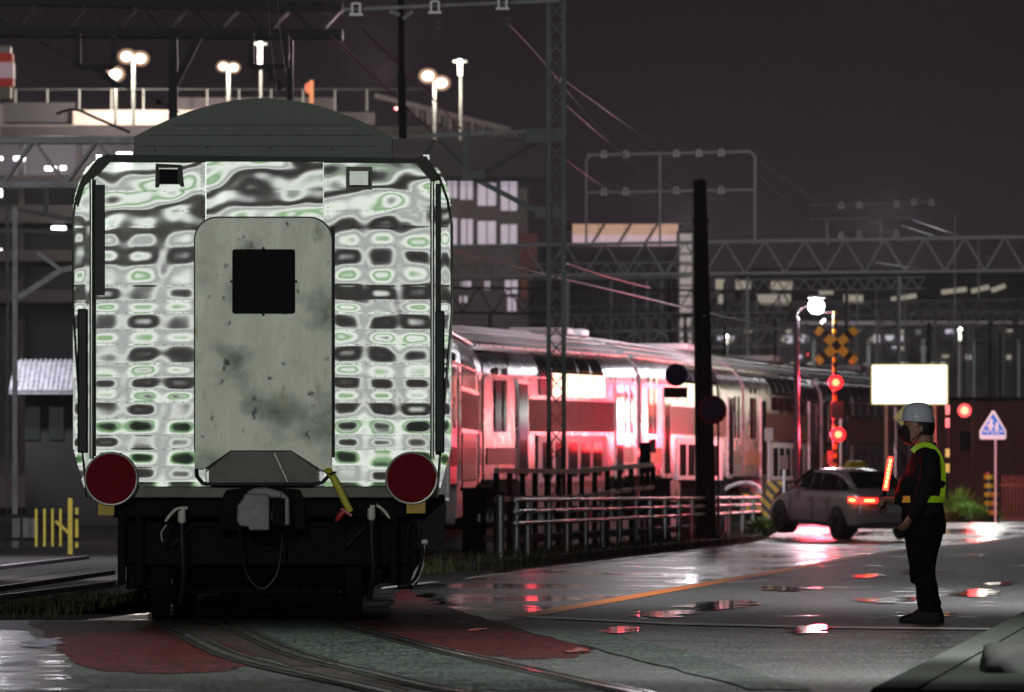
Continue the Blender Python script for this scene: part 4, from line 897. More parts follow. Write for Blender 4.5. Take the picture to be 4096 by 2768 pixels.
xa, xb = W(100, 1, s).x, W(620, 1, s).x
b = MB(); b.b2(xa, xb, c.y, c.y + 6, 0, W(1, 1580, s).z); b.build('wall', m_hw, hs)
za, zb = W(1, 1565, s).z, W(1, 1438, s).z
b = MB(); b.loft([[Vector((xx, c.y - .6, za)), Vector((xx, c.y + 2.6, zb)), Vector((xx, c.y + 6, za)), Vector((xx, c.y + 6, za - .1)), Vector((xx, c.y - .6, za - .1))] for xx in (xa - .5, xb)])
n = 26
for i in range(n): xx = xa - .45 + (xb - xa) * i / n; b.bar((xx, c.y - .62, za + .03), (xx, c.y + 2.6, zb + .03), .07, .06)
for i in range(7): t = i / 7; b.bar((xa - .5, c.y - .6 + 3.2 * t, za + (zb - za) * t + .03), (xb, c.y - .6 + 3.2 * t, za + (zb - za) * t + .03), .05, .05)
b.build('roof', m_tile, hs)
for px in (130, 225): q = W(px, 1700, s); b = MB(); b.b2(q.x - .25, q.x + .25, c.y - .03, c.y + .02, q.z - .5, q.z + .6); b.build('window', m_glass, hs)
lamp('roof_light', 'SPOT', (xa - 3, c.y - 3, 9.5), 5000, (.95, .92, 1), .3, (xa + .5, c.y + 1, 4.8), 50, .5)
lamp('track_fill', 'SPOT', (-7.0, 96, 9.0), 11000, (.95, .9, 1), .3, (-7.6, 120, 0), 110, .6)  # added to brighten the side track rails and yellow barrier
# ------------------------------------------------------------------ taxi
m_tx = mat('grey_taxi_paint', (.34, .34, .35), .25, .30, var=.05, vscale=2); m_txg = mat('taxi_glass', (.008, .008, .010), .06)
m_tyre = mat('tyre_rubber', (.010, .010, .010), .7); m_trim = mat('chrome_trim', (.6, .6, .62), .2, 1.)
tx = empty('taxi', (0, 0, 0)); tag(tx, 'grey taxi saloon with a yellow roof lamp and lit red tail lights', 'car')
# local: +Y forward, origin under the rear bumper centre; stations: y, half width low/mid/top, z bottom/mid/top
st_ = [(0.00, .70, .78, .66, .32, .62, .90), (.12, .80, .86, .74, .24, .62, .98), (.50, .84, .885, .76, .20, .64, 1.04), (1.1, .85, .90, .78, .19, .64, 1.03), (2.0, .85, .90, .79, .18, .62, .98), (3.0, .85, .90, .79, .18, .60, .97),
       (3.6, .85, .90, .74, .18, .58, .93), (4.1, .84, .885, .70, .19, .55, .86), (4.5, .80, .83, .60, .22, .50, .74), (4.72, .62, .66, .45, .28, .46, .60)]
def ring_(y, wl, wm, wt, z0, zm, zt):
    h = [(wl * .9, z0), (wl, z0 + .08), (wm, zm - .08), (wm, zm + .05), (wt + (wm - wt) * .55, zt - .09), (wt, zt - .01), (wt * .6, zt + .02)]
    return [Vector((x, y, z)) for x, z in h] + [Vector((-x, y, z)) for x, z in h[::-1]]
b = MB(); b.loft([ring_(*q) for q in st_]); body_t = b.build('body', m_tx, tx, smooth='all')
sb_ = body_t.modifiers.new('sub', 'SUBSURF'); sb_.levels = 2; sb_.render_levels = 2
# cabin
cab = [(.55, .70, .60, 1.00, 1.02), (1.35, .73, .56, .98, 1.38), (1.9, .74, .57, .96, 1.44), (2.7, .74, .57, .95, 1.44), (3.1, .73, .56, .95, 1.34), (3.85, .70, .60, .92, .94)]
def cring(y, wb_, wt_, z0, z1, g=0.): return [Vector((x, y, z)) for x, z in ((wb_ + g, z0), (wt_ + (wb_ - wt_) * .45 + g, z0 + (z1 - z0) * .6), (wt_ + g, z1 - .05 * (z1 - z0)), (wt_ * .8, z1 + .01), (0, z1 + .03), (-wt_ * .8, z1 + .01), (-wt_ - g, z1 - .05 * (z1 - z0)), (-(wt_ + (wb_ - wt_) * .45) - g, z0 + (z1 - z0) * .6), (-wb_ - g, z0))]
b = MB(); b.loft([cring(*q) for q in cab]); cb = b.build('cabin', m_tx, tx, smooth='all'); q = cb.modifiers.new('sub', 'SUBSURF'); q.levels = 1; q.render_levels = 1
def cpt(y, f, g=.012):                                     # point on the cabin side at height fraction f
    for a, b__ in zip(cab, cab[1:]):
        if a[0] <= y <= b__[0]:
            t = (y - a[0]) / (b__[0] - a[0]); wb_, wt_, z0, z1 = [a[i] + (b__[i] - a[i]) * t for i in (1, 2, 3, 4)]; return (wb_ + (wt_ - wb_) * f + g, z0 + (z1 - z0) * f)
for sx in (-1, 1):
    for nm, ya, yb2 in (('rear_quarter_window', .95, 1.35), ('rear_door_window', 1.42, 2.15), ('front_door_window', 2.22, 3.2)):
        b = MB(); ys = [ya + (yb2 - ya) * i / 6 for i in range(7)]; vs = []
        for y_ in ys:
            for f in (.10, .45, .82):
                x_, z_ = cpt(y_, f, .018); vs.append((sx * x_, y_, z_))
        b.add(vs, [(3 * i + j, 3 * i + j + 1, 3 * i + j + 4, 3 * i + j + 3) for i in range(6) for j in range(2)]); b.build(nm, m_txg, tx, smooth=True)
b = MB(); b.add([(-.60, .62, 1.06), (.60, .62, 1.06), (.50, 1.30, 1.385), (-.50, 1.30, 1.385)], [(0, 1, 2, 3)]); b.v = [v + Vector((0, -.03, .03)) for v in b.v]; b.build('rear_window', m_txg, tx)
b = MB(); b.add([(-.62, 3.80, .97), (.62, 3.80, .97), (.52, 3.12, 1.35), (-.52, 3.12, 1.35)], [(0, 1, 2, 3)]); b.v = [v + Vector((0, .03, .03)) for v in b.v]; b.build('windscreen', m_txg, tx)
for sx in (-1, 1):
    for y_ in (.95, 3.80):
        b = MB(); b.tube([(sx * .905, y_, .33), (sx * .60, y_, .33)], .365, 28); b.build('wheel_arch', m_tyre, tx)
        b = MB(); b.tube([(sx * .72, y_, .325), (sx * .74, y_, .325), (sx * .925, y_, .325), (sx * .935, y_, .325)], [.30, .325, .325, .28], 28); wh = b.build('wheel', m_tyre, tx, smooth=True)
        b = MB(); b.tube([(sx * .90, y_, .325), (sx * .945, y_, .325)], [.20, .19], 20)
        for k in range(5): a = k * 1.2566; b.bar((sx * .947, y_, .325), (sx * .947, y_ + .19 * math.cos(a), .325 + .19 * math.sin(a)), .05, .02)
        b.build('rim', mat('dull_rim', (.06, .06, .06), .4, .6), wh)
m_tail = mat('tail_light', (.6, .03, .02), .3, emis=(1, .012, .01), es=8); m_tailc = mat('tail_light_core', (.9, .3, .1), .3, emis=(1, .33, .08), es=7)
for sx in (-1, 1):
    b = MB(); b.loft([[Vector((sx * x, y, z)) for z in (.80, .90)] + [Vector((sx * x, y + .03, z)) for z in (.90, .80)] for x, y in ((.40, -.035), (.62, -.02), (.78, .02), (.88, .16), (.905, .34))]); tl = b.build('tail_light', m_tail, tx)
    b = MB(); b.box((sx * .60, -.045, .85), (.22, .03, .045)); b.build('light_core', m_tailc, tl)
    b = MB(); b.box((sx * .885, .22, .85), (.05, .20, .045)); b.build('light_core', m_tailc, tl)
b = MB(); b.box((0, -.03, .74), (1.2, .03, .035)); b.build('chrome_strip', m_trim, tx)
b = MB(); b.loft([[Vector((x, y, .34)), Vector((x, y, .56)), Vector((x, y + .1, .56)), Vector((x, y + .1, .34))] for x, y in ((-.90, .3), (-.84, .02), (-.5, -.07), (.5, -.07), (.84, .02), (.90, .3))]); b.build('bumper', m_tx, tx, smooth=True)
b = MB(); b.box((0, -.09, .36), (1.5, .06, .05)); b.build('bumper_strip', m_trim, tx)
b = MB(); b.box((0, -.05, .66), (.36, .02, .17)); b.build('number_plate', mat('plate_green_white', (.30, .45, .34), .4), tx)
for sx in (-1, 1): b = MB(); b.box((sx * .95, 3.12, 1.0), (.16, .12, .13)); b.build('door_mirror', m_tx, tx, bevel=.03)
b = MB(); b.loft([[Vector((x * k, y, z)) for x, y, z, k in ((-.22, 1.75, 1.47, 1), (.22, 1.75, 1.47, 1), (.22, 2.05, 1.47, 1), (-.22, 2.05, 1.47, 1))], [Vector((x, y, z)) for x, y, z in ((-.18, 1.80, 1.62), (.18, 1.80, 1.62), (.18, 2.0, 1.62), (-.18, 2.0, 1.62))]]); b.build('roof_lamp', mat('yellow_roof_lamp', (.35, .27, .02), .4, emis=(.9, .6, .05), es=.02), tx, bevel=.02)
b = MB(); b.box((.35, 3.2, 1.02), (.10, .04, .05)); b.build('dashboard_light', glow_mat('small_orange_glow', (1, .25, .08), 2.5), tx)
for sx in (-1, 1):
    b = MB()
    for yy in (1.38, 2.18, 3.28): b.bar((sx * .905, yy, .30), (sx * .905, yy, .86), .008, .012)
    b.bar((sx * .915, 1.35, .30), (sx * .915, 3.3, .28), .02, .05); b.build('door_seam', m_tyre, tx)
    for yy in (1.55, 2.40): b = MB(); b.box((sx * .912, yy, .80), (.03, .16, .025)); b.build('door_handle', m_trim, tx, bevel=.005)
sT = 186.; hd_ = math.atan2(.40, .9165)
rw = W(3352, 1985, sT)                                       # where the near rear wheel stands
R_ = Matrix.Rotation(hd_, 3, 'Z'); o_ = R_ @ Vector((-.85, .95, 0)); tx.location = (rw.x - o_.x, rw.y - o_.y, .06); tx.rotation_euler = (rad(2.6), 0, hd_)
tx.rotation_mode = 'ZXY' if False else 'XYZ'
# ------------------------------------------------------------------ the guard
m_skin = mat('skin', (.38, .20, .14), .5, var=.1, vscale=8); m_navy = mat('dark_navy_cloth', (.010, .010, .017), .85, spec=.2, var=.3, vscale=14, bump=.7, bscale=9)
m_trs = mat('black_trousers', (.004, .004, .005), .9, spec=.12, var=.3, vscale=10, bump=.8, bscale=7); m_shoe = mat('black_boot', (.006, .006, .006), .6, spec=.2)
m_helm = mat('white_helmet', (.74, .75, .86), .22); m_mask = mat('black_mask', (.012, .008, .009), .8); m_hair = mat('black_hair', (.006, .006, .006), .6)
m_hv = mat('reflective_lime_band', (.42, .72, .02), .45, emis=(.5, .9, .02), es=.06, var=.12, vscale=30); m_or = mat('reflective_orange_band', (.85, .40, .05), .45, emis=(1, .45, .06), es=.12)  # band emission stands for retroreflected light
PS = 507.; PO = Vector(((3690 - 2048) / PS, F / PS, 0.0))
def q_(px, py, y=0.): return Vector(((px - 2048) / PS, PO.y + y, (2495 - py) / PS + .004))
def remesh(o, v=.008, it=3):
    m = o.modifiers.new('remesh', 'REMESH'); m.mode = 'VOXEL'; m.voxel_size = v; m.use_smooth_shade = True
    s = o.modifiers.new('smooth', 'SMOOTH'); s.iterations = it; s.factor = .5; return o
def rings(b, rows, n=20):
    """rows: px centre, py, half depth in px (front-back), half width in m, y centre"""
    rg = []
    for cx, py, hx, hy, yc in rows:
        c = q_(cx, py, yc); rg.append([c + Vector((hx / PS * math.cos(2 * math.pi * i / n), hy * math.sin(2 * math.pi * i / n), 0)) for i in range(n)])
    b.loft(rg); return b
def limb(b, pts, rs, n=14):
    P = [Vector(p) for p in pts]; b.tube(P, rs, n)
    for p, r in zip(P, rs): ball(b, p, r * .99, 12)
    return b
def hand(b, wrist, direction, palm_n, curl, L=.175, side=1):
    """palm, four bent fingers of unequal length and a thumb"""
    d = Vector(direction).normalized(); n_ = Vector(palm_n).normalized(); s = d.cross(n_).normalized() * side
    w0 = Vector(wrist); rg = []
    for t, wd, th in ((-.01, .028, .020), (.03, .036, .017), (.065, .042, .016), (.09, .040, .014)):
        c = w0 + d * t; rg.append([c + s * wd * math.cos(2 * math.pi * i / 12) + n_ * th * math.sin(2 * math.pi * i / 12) for i in range(12)])
    b.loft(rg)
    for k, (off, ln) in enumerate(((-.031, .068), (-.0105, .078), (.0105, .074), (.030, .058))):
        p = w0 + d * .085 + s * off; a = 0; pts = [p]; cu = curl * (1 + .08 * k)
        for seg in (.45, .32, .23):
            a += cu; p = p + (d * math.cos(a) + n_ * math.sin(a)) * ln * seg; pts.append(p)
        b.tube(pts, [.0095, .0088, .0080, .0065], 8); ball(b, pts[-1], .0066, 8)
    p = w0 + d * .025 - s * .030; pts = [p, p + (d * .5 - s * .6 + n_ * .3).normalized() * .034, p + (d * .5 - s * .6 + n_ * .3).normalized() * .034 + (d * .75 - s * .05 + n_ * (.5 if curl > .4 else .2)).normalized() * .034]
    b.tube(pts, [.013, .011, .008], 8); ball(b, pts[-1], .0082, 8); ball(b, pts[0], .013, 8)
# body: head, neck, trunk, legs, arms and hands in one surface
b = MB()
rings(b, [(3672, 1625, 24, .035, 0), (3671, 1636, 44, .060, 0), (3671, 1655, 53, .074, 0), (3670, 1685, 56, .078, 0), (3668, 1712, 54, .077, 0), (3664, 1738, 48, .070, 0), (3655, 1760, 40, .058, 0), (3646, 1776, 28, .040, 0), (3642, 1783, 14, .022, 0)], 24)
b.loft([[q_(3614 + dx, 1708 + dz, yy) for dx, dz, yy in ((8, -18, -.012), (8, -18, .012), (14, 18, .016), (14, 18, -.016))], [q_(3600, 1724, -.006), q_(3600, 1724, .006), q_(3606, 1732, .012), q_(3606, 1732, -.012)]])   # nose
ball(b, q_(3683, 1720, -.078), .026, 10, (.7, .35, 1.25)); ball(b, q_(3683, 1720, .078), .026, 10, (.7, .35, 1.25))   # ears
ball(b, q_(3630, 1698, -.030), .014, 8); ball(b, q_(3630, 1698, .030), .014, 8)
rings(b, [(3690, 1740, 34, .056, 0), (3696, 1775, 33, .055, 0), (3700, 1800, 38, .07, 0)])
rings(b, [(3700, 1795, 30, .06, 0), (3702, 1830, 46, .15, 0), (3698, 1880, 60, .16, 0), (3690, 1960, 66, .15, 0), (3694, 2050, 66, .15, 0), (3695, 2110, 60, .15, 0)])
for yy, dx in ((-.09, 0), (.09, 8)):
    limb(b, [q_(3695 + dx, 2080, yy), q_(3685 + dx, 2290, yy), q_(3712 + dx, 2450, yy)], [.085, .055, .040])
armL = [q_(3716, 1838, -.185), q_(3684, 1978, -.205), q_(3642, 2066, -.185)]; armR = [q_(3706, 1838, .185), q_(3690, 1965, .205), q_(3575, 2005, .055)]
limb(b, armL, [.045, .036, .026]); limb(b, armR, [.045, .036, .026])
hand(b, q_(3640, 2068, -.185), (-.50, .05, -.86), (-.55, .6, .25), .38, side=-1)
hand(b, q_(3572, 2005, .050), (-1, -.25, .02), (-.1, -.55, -.8), .95, side=1)
person = b.build('person', m_skin, None, base=PO); remesh(person, .0065, 2)
tag(person, 'traffic guard in dark uniform, white helmet and black mask standing side-on on the stop line', 'person')
# jacket
b = MB()
rings(b, [(3712, 1775, 34, .066, 0), (3708, 1790, 40, .078, 0), (3706, 1806, 48, .12, 0), (3703, 1828, 56, .170, 0), (3697, 1870, 68, .195, 0), (3688, 1915, 76, .190, 0), (3684, 1960, 82, .185, 0), (3688, 1992, 82, .18, 0), (3691, 2012, 80, .178, 0), (3692, 2050, 84, .185, 0), (3693, 2068, 84, .185, 0)], 28)
limb(b, [q_(3716, 1834, -.165), q_(3716, 1870, -.205), q_(3702, 1935, -.222), q_(3684, 1985, -.222), q_(3668, 2022, -.212), q_(3650, 2064, -.192)], [.080, .080, .070, .060, .054, .046])
limb(b, [q_(3706, 1834, .165), q_(3698, 1880, .20), q_(3688, 1960, .205), q_(3640, 1990, .14), q_(3590, 2003, .07)], [.078, .074, .064, .056, .044])
for (cx, cy, yy, r_) in ((3700, 1945, -.21, .070), (3680, 1995, -.215, .062), (3640, 1945, -.05, .10), (3632, 1985, 0, .11), (3755, 1940, -.08, .05)): ball(b, q_(cx, cy, yy), r_, 14)
jk = b.build('jacket', m_navy, person); remesh(jk, .009, 4)
dt = bpy.data.textures.new('folds', 'CLOUDS'); dt.noise_scale = .09; dm_ = jk.modifiers.new('folds', 'DISPLACE'); dm_.texture = dt; dm_.strength = .022; dm_.mid_level = .5
b = MB()
rings(b, [(3693, 2030, 80, .176, 0), (3694, 2070, 86, .185, 0), (3696, 2110, 88, .18, 0), (3698, 2140, 86, .17, 0)], 26)
for yy, dx in ((-.088, 0), (.088, 10)):
    rings(b, [(3697 + dx, 2085, 76, .095, yy), (3690 + dx, 2150, 74, .098, yy), (3684 + dx, 2220, 60, .085, yy), (3684 + dx, 2275, 50, .075, yy), (3686 + dx, 2310, 50, .074, yy), (3699 + dx, 2345, 42, .068, yy), (3706 + dx, 2390, 42, .068, yy), (3712 + dx, 2430, 44, .072, yy), (3718 + dx, 2452, 43, .07, yy)])
ball(b, q_(3742, 2418, -.088), .045, 10); ball(b, q_(3655, 2325, -.088), .035, 10); ball(b, q_(3720, 2270, -.088), .03, 10)
tr = b.build('trousers', m_trs, person); remesh(tr, .009, 3); dm_ = tr.modifiers.new('folds', 'DISPLACE'); dm_.texture = dt; dm_.strength = .022; dm_.mid_level = .5
for yy, dx in ((-.092, 0), (.092, 12)):
    b = MB()
    b.loft([[q_(cx + dx, py, yy + hy * sy) for (py, sy) in ((2496, -1), (top + (2496 - top) * .45, -1), (top, -.55), (top, .55), (top + (2496 - top) * .45, 1), (2496, 1))] for cx, top, hy in ((3594, 2482, .020), (3600, 2472, .038), (3620, 2464, .048), (3645, 2458, .048), (3668, 2440, .042), (3700, 2425, .042), (3740, 2425, .042), (3758, 2440, .036), (3767, 2470, .024))])
    bo = b.build('boot', m_shoe, person); remesh(bo, .007, 3)
# helmet, hair, mask
b = MB(); rg = []
for i, (py, hx, hy, cx) in enumerate(((1614, 8, .020, 3672), (1618, 30, .058, 3672), (1628, 48, .088, 3671), (1642, 57, .104, 3671), (1658, 61, .112, 3671), (1674, 63, .116, 3671), (1683, 64, .118, 3671))):
    rg.append([q_(cx + hx * math.cos(2 * math.pi * k / 36), py, hy * math.sin(2 * math.pi * k / 36)) for k in range(36)])
def brim(ex, z): return [q_(3670 + (66 + ex + (8 * max(0, -math.cos(2 * math.pi * k / 36)) ** 2)) * math.cos(2 * math.pi * k / 36), z + 3.5 * math.cos(2 * math.pi * k / 36), (.121 + ex / PS) * math.sin(2 * math.pi * k / 36)) for k in range(36)]
rg += [brim(2, 1686), brim(4, 1690), brim(2, 1692)]
b.loft(rg); hm = b.build('helmet', m_helm, person, smooth='all')
b = MB(); b.tube([q_(3690 + 0 * i, 1700 + 12 * i, -.083 + .004 * i) for i in range(4)] + [q_(3672, 1756, -.060), q_(3655, 1778, -.03)], .004, 6); b.build('chin_strap', m_hair, hm)
b = MB(); rings(b, [(3682, 1680, 55, .084, 0), (3690, 1705, 50, .083, 0), (3698, 1728, 40, .076, 0), (3704, 1745, 28, .062, 0)]); b.build('hair', m_hair, person, smooth='all')
b = MB(); rings(b, [(3640, 1704, 26, .050, 0), (3630, 1716, 33, .058, 0), (3628, 1738, 36, .062, 0), (3632, 1758, 33, .056, 0), (3640, 1774, 26, .044, 0), (3645, 1782, 14, .03, 0)], 24); mk = b.build('mask', m_mask, person); remesh(mk, .006, 4)
b = MB(); b.tube([q_(3648, 1718, -.062), q_(3668, 1712, -.078), q_(3684, 1708, -.084)], .003, 6); b.tube([q_(3648, 1764, -.055), q_(3668, 1748, -.074), q_(3684, 1734, -.082)], .003, 6); b.build('ear_loop', m_mask, mk)
# writing on the helmet side
for txt, px, sz, in (('株式会社', 3644, .024), ('ニッポン', 3672, .028)):
    cu = bpy.data.curves.new('helmet_writing', 'FONT'); cu.body = txt; cu.size = sz * .72; cu.extrude = .0006
    try: cu.font = bpy.data.fonts.load(bpy.utils.resource_path('LOCAL') + '/datafiles/fonts/Noto Sans CJK Regular.woff2')
    except Exception: pass
    o = bpy.data.objects.new('helmet_writing', cu); COL.objects.link(o); o.rotation_euler = (rad(90), 0, 0)
    bpy.context.view_layer.update(); dg = bpy.context.evaluated_depsgraph_get(); me = bpy.data.meshes.new_from_object(o.evaluated_get(dg)); bpy.data.objects.remove(o)
    o = bpy.data.objects.new('helmet_writing', me); COL.objects.link(o); me.materials.clear(); me.materials.append(m_hair)
    # wrap round the helmet
    for v in me.vertices:
        x = v.co.x + (q_(px, 1660) - PO).x; z = v.co.y + (q_(px, 1666) - PO).z
        cx = (q_(3671, 1) - PO).x; hx = 62.6 / PS; u_ = max(-1, min(1, (x - cx) / hx)); v.co = (x, -.1155 * math.sqrt(max(0, 1 - u_ * u_)) - .0012 - v.co.z, z)
    o.parent = hm; o.location = (0, 0, 0)
# reflective harness: shoulder strap follows the jacket, belt round the waist
def band(pts, wd, nm, m, parent, off):
    b = MB(); P = [Vector(p) for p in pts]; rows = []
    for i, p in enumerate(P):
        t = (P[min(i + 1, len(P) - 1)] - P[max(i - 1, 0)]).normalized(); n_ = Vector(off[i]).normalized(); s = t.cross(n_).normalized() * wd / 2; k = n_ * .004
        rows.append([p - s - k, p + s - k, p + s + k, p - s + k])
    b.loft(rows); return b.build(nm, m, parent, smooth=True)
hv = person
pts = cspline([q_(3646, 1812, -.150), q_(3660, 1797, -.150), q_(3685, 1786, -.145), q_(3706, 1785, -.140), q_(3730, 1796, -.150), q_(3752, 1825, -.150), (q_(3766, 1862, -.135)), q_(3771, 1910, -.11), q_(3770, 1960, -.09), q_(3766, 1992, -.09)], 5)
band(pts, .040, 'shoulder_band', m_hv, hv, [(0, -1, .35) if i < len(pts) * .55 else (.6, -1, .1) for i in range(len(pts))])
def belt(a0, a1, m, nm):
    pts = []; off = []
    for i in range(17):
        a = rad(a0 + (a1 - a0) * i / 16); pts.append(q_(3690 + 88 * math.cos(a), 2002, .205 * math.sin(a))); off.append((math.cos(a), math.sin(a), 0))
    band(pts, .052, nm, m, hv, off)
belt(-97, 60, m_hv, 'belt_band'); belt(-185, -128, m_or, 'belt_band')
# baton in the right hand
m_bat = mat('baton_glow', (.9, .1, .05), .3, emis=(1, .012, .006), es=18); m_batc = mat('baton_core', (.9, .5, .2), .3, emis=(1, .40, .10), es=7)
bt = empty('traffic_baton', q_(3537, 2020, .03)); tag(bt, 'glowing red light baton with a dark grip held upright by the guard', 'baton')
b = MB(); b.tube([q_(3542, 1966, .03), q_(3552, 1900, .03), q_(3563, 1838, .03), q_(3564, 1831, .03)], [.0215, .0215, .0215, .012], 16); tb_ = b.build('light_tube', m_bat, bt, smooth=True)
for i in range(7):
    p = q_(3542, 1958, .006).lerp(q_(3563, 1840, .006), (i + .5) / 7); b = MB(); ball(b, p, .012, 10, (.9, .3, 1.3)); b.build('light_segment', m_batc, tb_, smooth=True)
b = MB(); b.tube([q_(3530, 2040, .03), q_(3541, 1968, .03)], .017, 14); b.build('grip', m_cab, bt, smooth=True)
b = MB(); b.tube(cspline([q_(3530, 2040, .03), q_(3520, 2050, .02), q_(3535, 2056, .02), q_(3546, 2040, .02)], 5), .003, 6); b.build('wrist_cord', m_cab, bt)
# ------------------------------------------------------------------ overhead line structures
m_gan = mat('dark_gantry_paint', (.030, .034, .032), .6, .2, var=.3); m_ganl = mat('grey_gantry_paint', (.17, .185, .175), .6, .3, var=.3)
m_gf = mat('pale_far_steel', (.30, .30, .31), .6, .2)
m_ins = mat('white_insulator', (.70, .72, .64), .4); m_wire = mat('bright_wire', (.55, .5, .6), .3, .9); m_wired = mat('dark_wire', (.05, .045, .05), .5, .3)
def gantry(s, x0, x1, yt, yb, n, th, label, m, legs=(), dep=.5, ytr=None, group='overhead line gantries', ybr=None):
    """truss beam from px x0 to x1, chords at py yt and yb, legs at the px given"""
    ytr = yt if ytr is None else ytr; ybr = yb + (ytr - yt) if ybr is None else ybr
    a, b_, c, d = W(x0, yt, s), W(x1, ytr, s), W(x0, yb, s), W(x1, ybr, s)
    r = empty('line_gantry', ((a.x + b_.x) / 2, a.y, 0))
    for p, q, k in ((a, b_, 'top_chord'), (c, d, 'bottom_chord')):
        for sy in (0, dep): b = MB(); b.bar(p + Vector((0, sy, 0)), q + Vector((0, sy, 0)), th, th); b.build(k, m, r)
    for sy in (.02, dep - .02):
        b = MB()
        for i in range(n):
            t0, tm, t1 = i / n, (i + .5) / n, (i + 1) / n; v = Vector((0, sy, 0))
            b.bar(a.lerp(b_, t0) + v, c.lerp(d, tm) + v, th * .55, .05); b.bar(c.lerp(d, tm) + v, a.lerp(b_, t1) + v, th * .55, .05)
        b.build('web', m, r)
    for lx, lw in legs:
        p = W(lx, yb, s); b = MB(); w_ = lw / s; b.box((p.x, p.y + dep / 2, p.z / 2), (w_, w_, p.z)); b.build('leg', m, r)
    return tag(r, label, 'gantry', group)
def addbar(r, s, a, b__, th, m, nm, dy=0.): b = MB(); b.bar(W(a[0], a[1], s, dy), W(b__[0], b__[1], s, dy), th); return b.build(nm, m, r)
def insul(r, s, px, py, sc=1., dy=-.15):
    p = W(px, py, s, dy); u = sc; b = MB()
    b.box((p.x, p.y, p.z + .10 * u), (.13 * u, .1, .03 * u)); b.box((p.x, p.y, p.z - .10 * u), (.24 * u, .12, .04 * u)); b.box((p.x - .07 * u, p.y, p.z), (.035 * u, .08, .2 * u)); b.box((p.x + .07 * u, p.y, p.z), (.035 * u, .08, .2 * u)); b.build('insulator', m_ins, r)
# big dark gantry, top left
g1 = gantry(190, -260, 1370, -10, 120, 8, .20, 'heavy dark truss gantry crossing the upper left corner above the rail car', m_gan, ((690, 36), (1158, 26)), .7, ytr=30, ybr=136)
addbar(g1, 190, (800, 140), (700, 340), .14, m_gan, 'brace')
for x0, x1 in ((312, 455), (1005, 1145)):
    for a, b__ in (((x0, 135), (x0, 268)), ((x0, 268), (x1, 268)), ((x1, 268), (x1, 135))): addbar(g1, 192, a, b__, .12, m_gan, 'hanger')
for a, b__, t in (((392, 262), (420, 312), .09), ((410, 290), (470, 345), .12), ((1065, 270), (1100, 310), .07), ((1095, 300), (1130, 350), .08)): addbar(g1, 191, a, b__, t, m_gan, 'insulator_string')
for cx, cy in ((418, 305), (462, 340), (405, 275), (1090, 308), (1118, 345)):
    b = MB(); ball(b, W(cx, cy, 191), .09, 10, (1, .4, 1)); b.build('insulator_shed', m_gan, g1)
# second gantry carrying the mast arms
g2 = gantry(222, -120, 640, 560, 738, 3, .11, 'grey V-braced truss gantry left of the rail car at roof height', m_ganl, (), .5, ytr=560)
addbar(g2, 222, (185, 738), (185, 850), .09, m_gan, 'drop_post'); addbar(g2, 222, (75, 1190), (245, 1080), .10, m_ganl, 'brace'); addbar(g2, 222, (150, 1010), (245, 1080), .07, m_ganl, 'brace'); addbar(g2, 222, (245, 1080), (330, 1065), .10, m_ganl, 'brace')
addbar(g2, 222, (-30, 820), (300, 880), .07, m_gan, 'brace'); addbar(g2, 222, (-30, 920), (300, 930), .07, m_gan, 'brace'); addbar(g2, 222, (-30, 738), (-30, 2200), .2, m_gan, 'leg')
addbar(g2, 222, (60, 830), (60, 2190), .09, m_ganl, 'leg'); addbar(g2, 222, (30, 830), (30, 2190), .05, m_gan, 'leg')
g3 = empty('line_gantry', W(1900, 1985, 222)); tag(g3, 'green grey cantilever arms running from behind the rail car to the lattice mast', 'gantry', 'overhead line gantries')
for a, b__, t, m in (((1540, 552), (2120, 524), .07, m_ganl), ((2100, 545), (2262, 540), .26, m_mast), ((1740, 560), (1690, 640), .07, m_gan), ((1758, 560), (1880, 690), .06, m_gan), ((1862, 550), (1862, 690), .10, m_mast), ((1940, 690), (2165, 560), .07, m_gan),
                     ((1850, 705), (1940, 700), .16, m_mast), ((1660, 712), (2200, 716), .09, m_gan), ((1900, 715), (2225, 885), .09, m_mast), ((2140, 850), (2262, 850), .22, m_mast), ((1612, 555), (1606, 300), .14, m_pole), ((1606, 300), (1604, -60), .11, m_pole)):
    addbar(g3, 222, a, b__, t, m, 'arm')
g4 = empty('line_gantry', W(2220, 1985, 223)); tag(g4, 'insulator crossbar at the very top running right to the lattice mast', 'gantry', 'overhead line gantries')
addbar(g4, 223, (1380, 38), (2240, 2), .06, m_ganl, 'crossbar')
for x, y_ in ((1425, 38), (1740, 30), (2010, 14)): insul(g4, 223, x, y_, 1.0)
for x, y_ in ((1448, 100), (1758, 92), (2034, 76)):
    for k in (0, 20): b = MB(); ball(b, W(x, y_ + k, 223), .035, 8, (1.5, 1, .6)); b.build('insulator', m_ganl, g4)
addbar(g4, 223, (1600, 60), (1560, 45), .06, m_ganl, 'bracket'); addbar(g4, 223, (1612, 75), (1650, 45), .06, m_ganl, 'bracket')
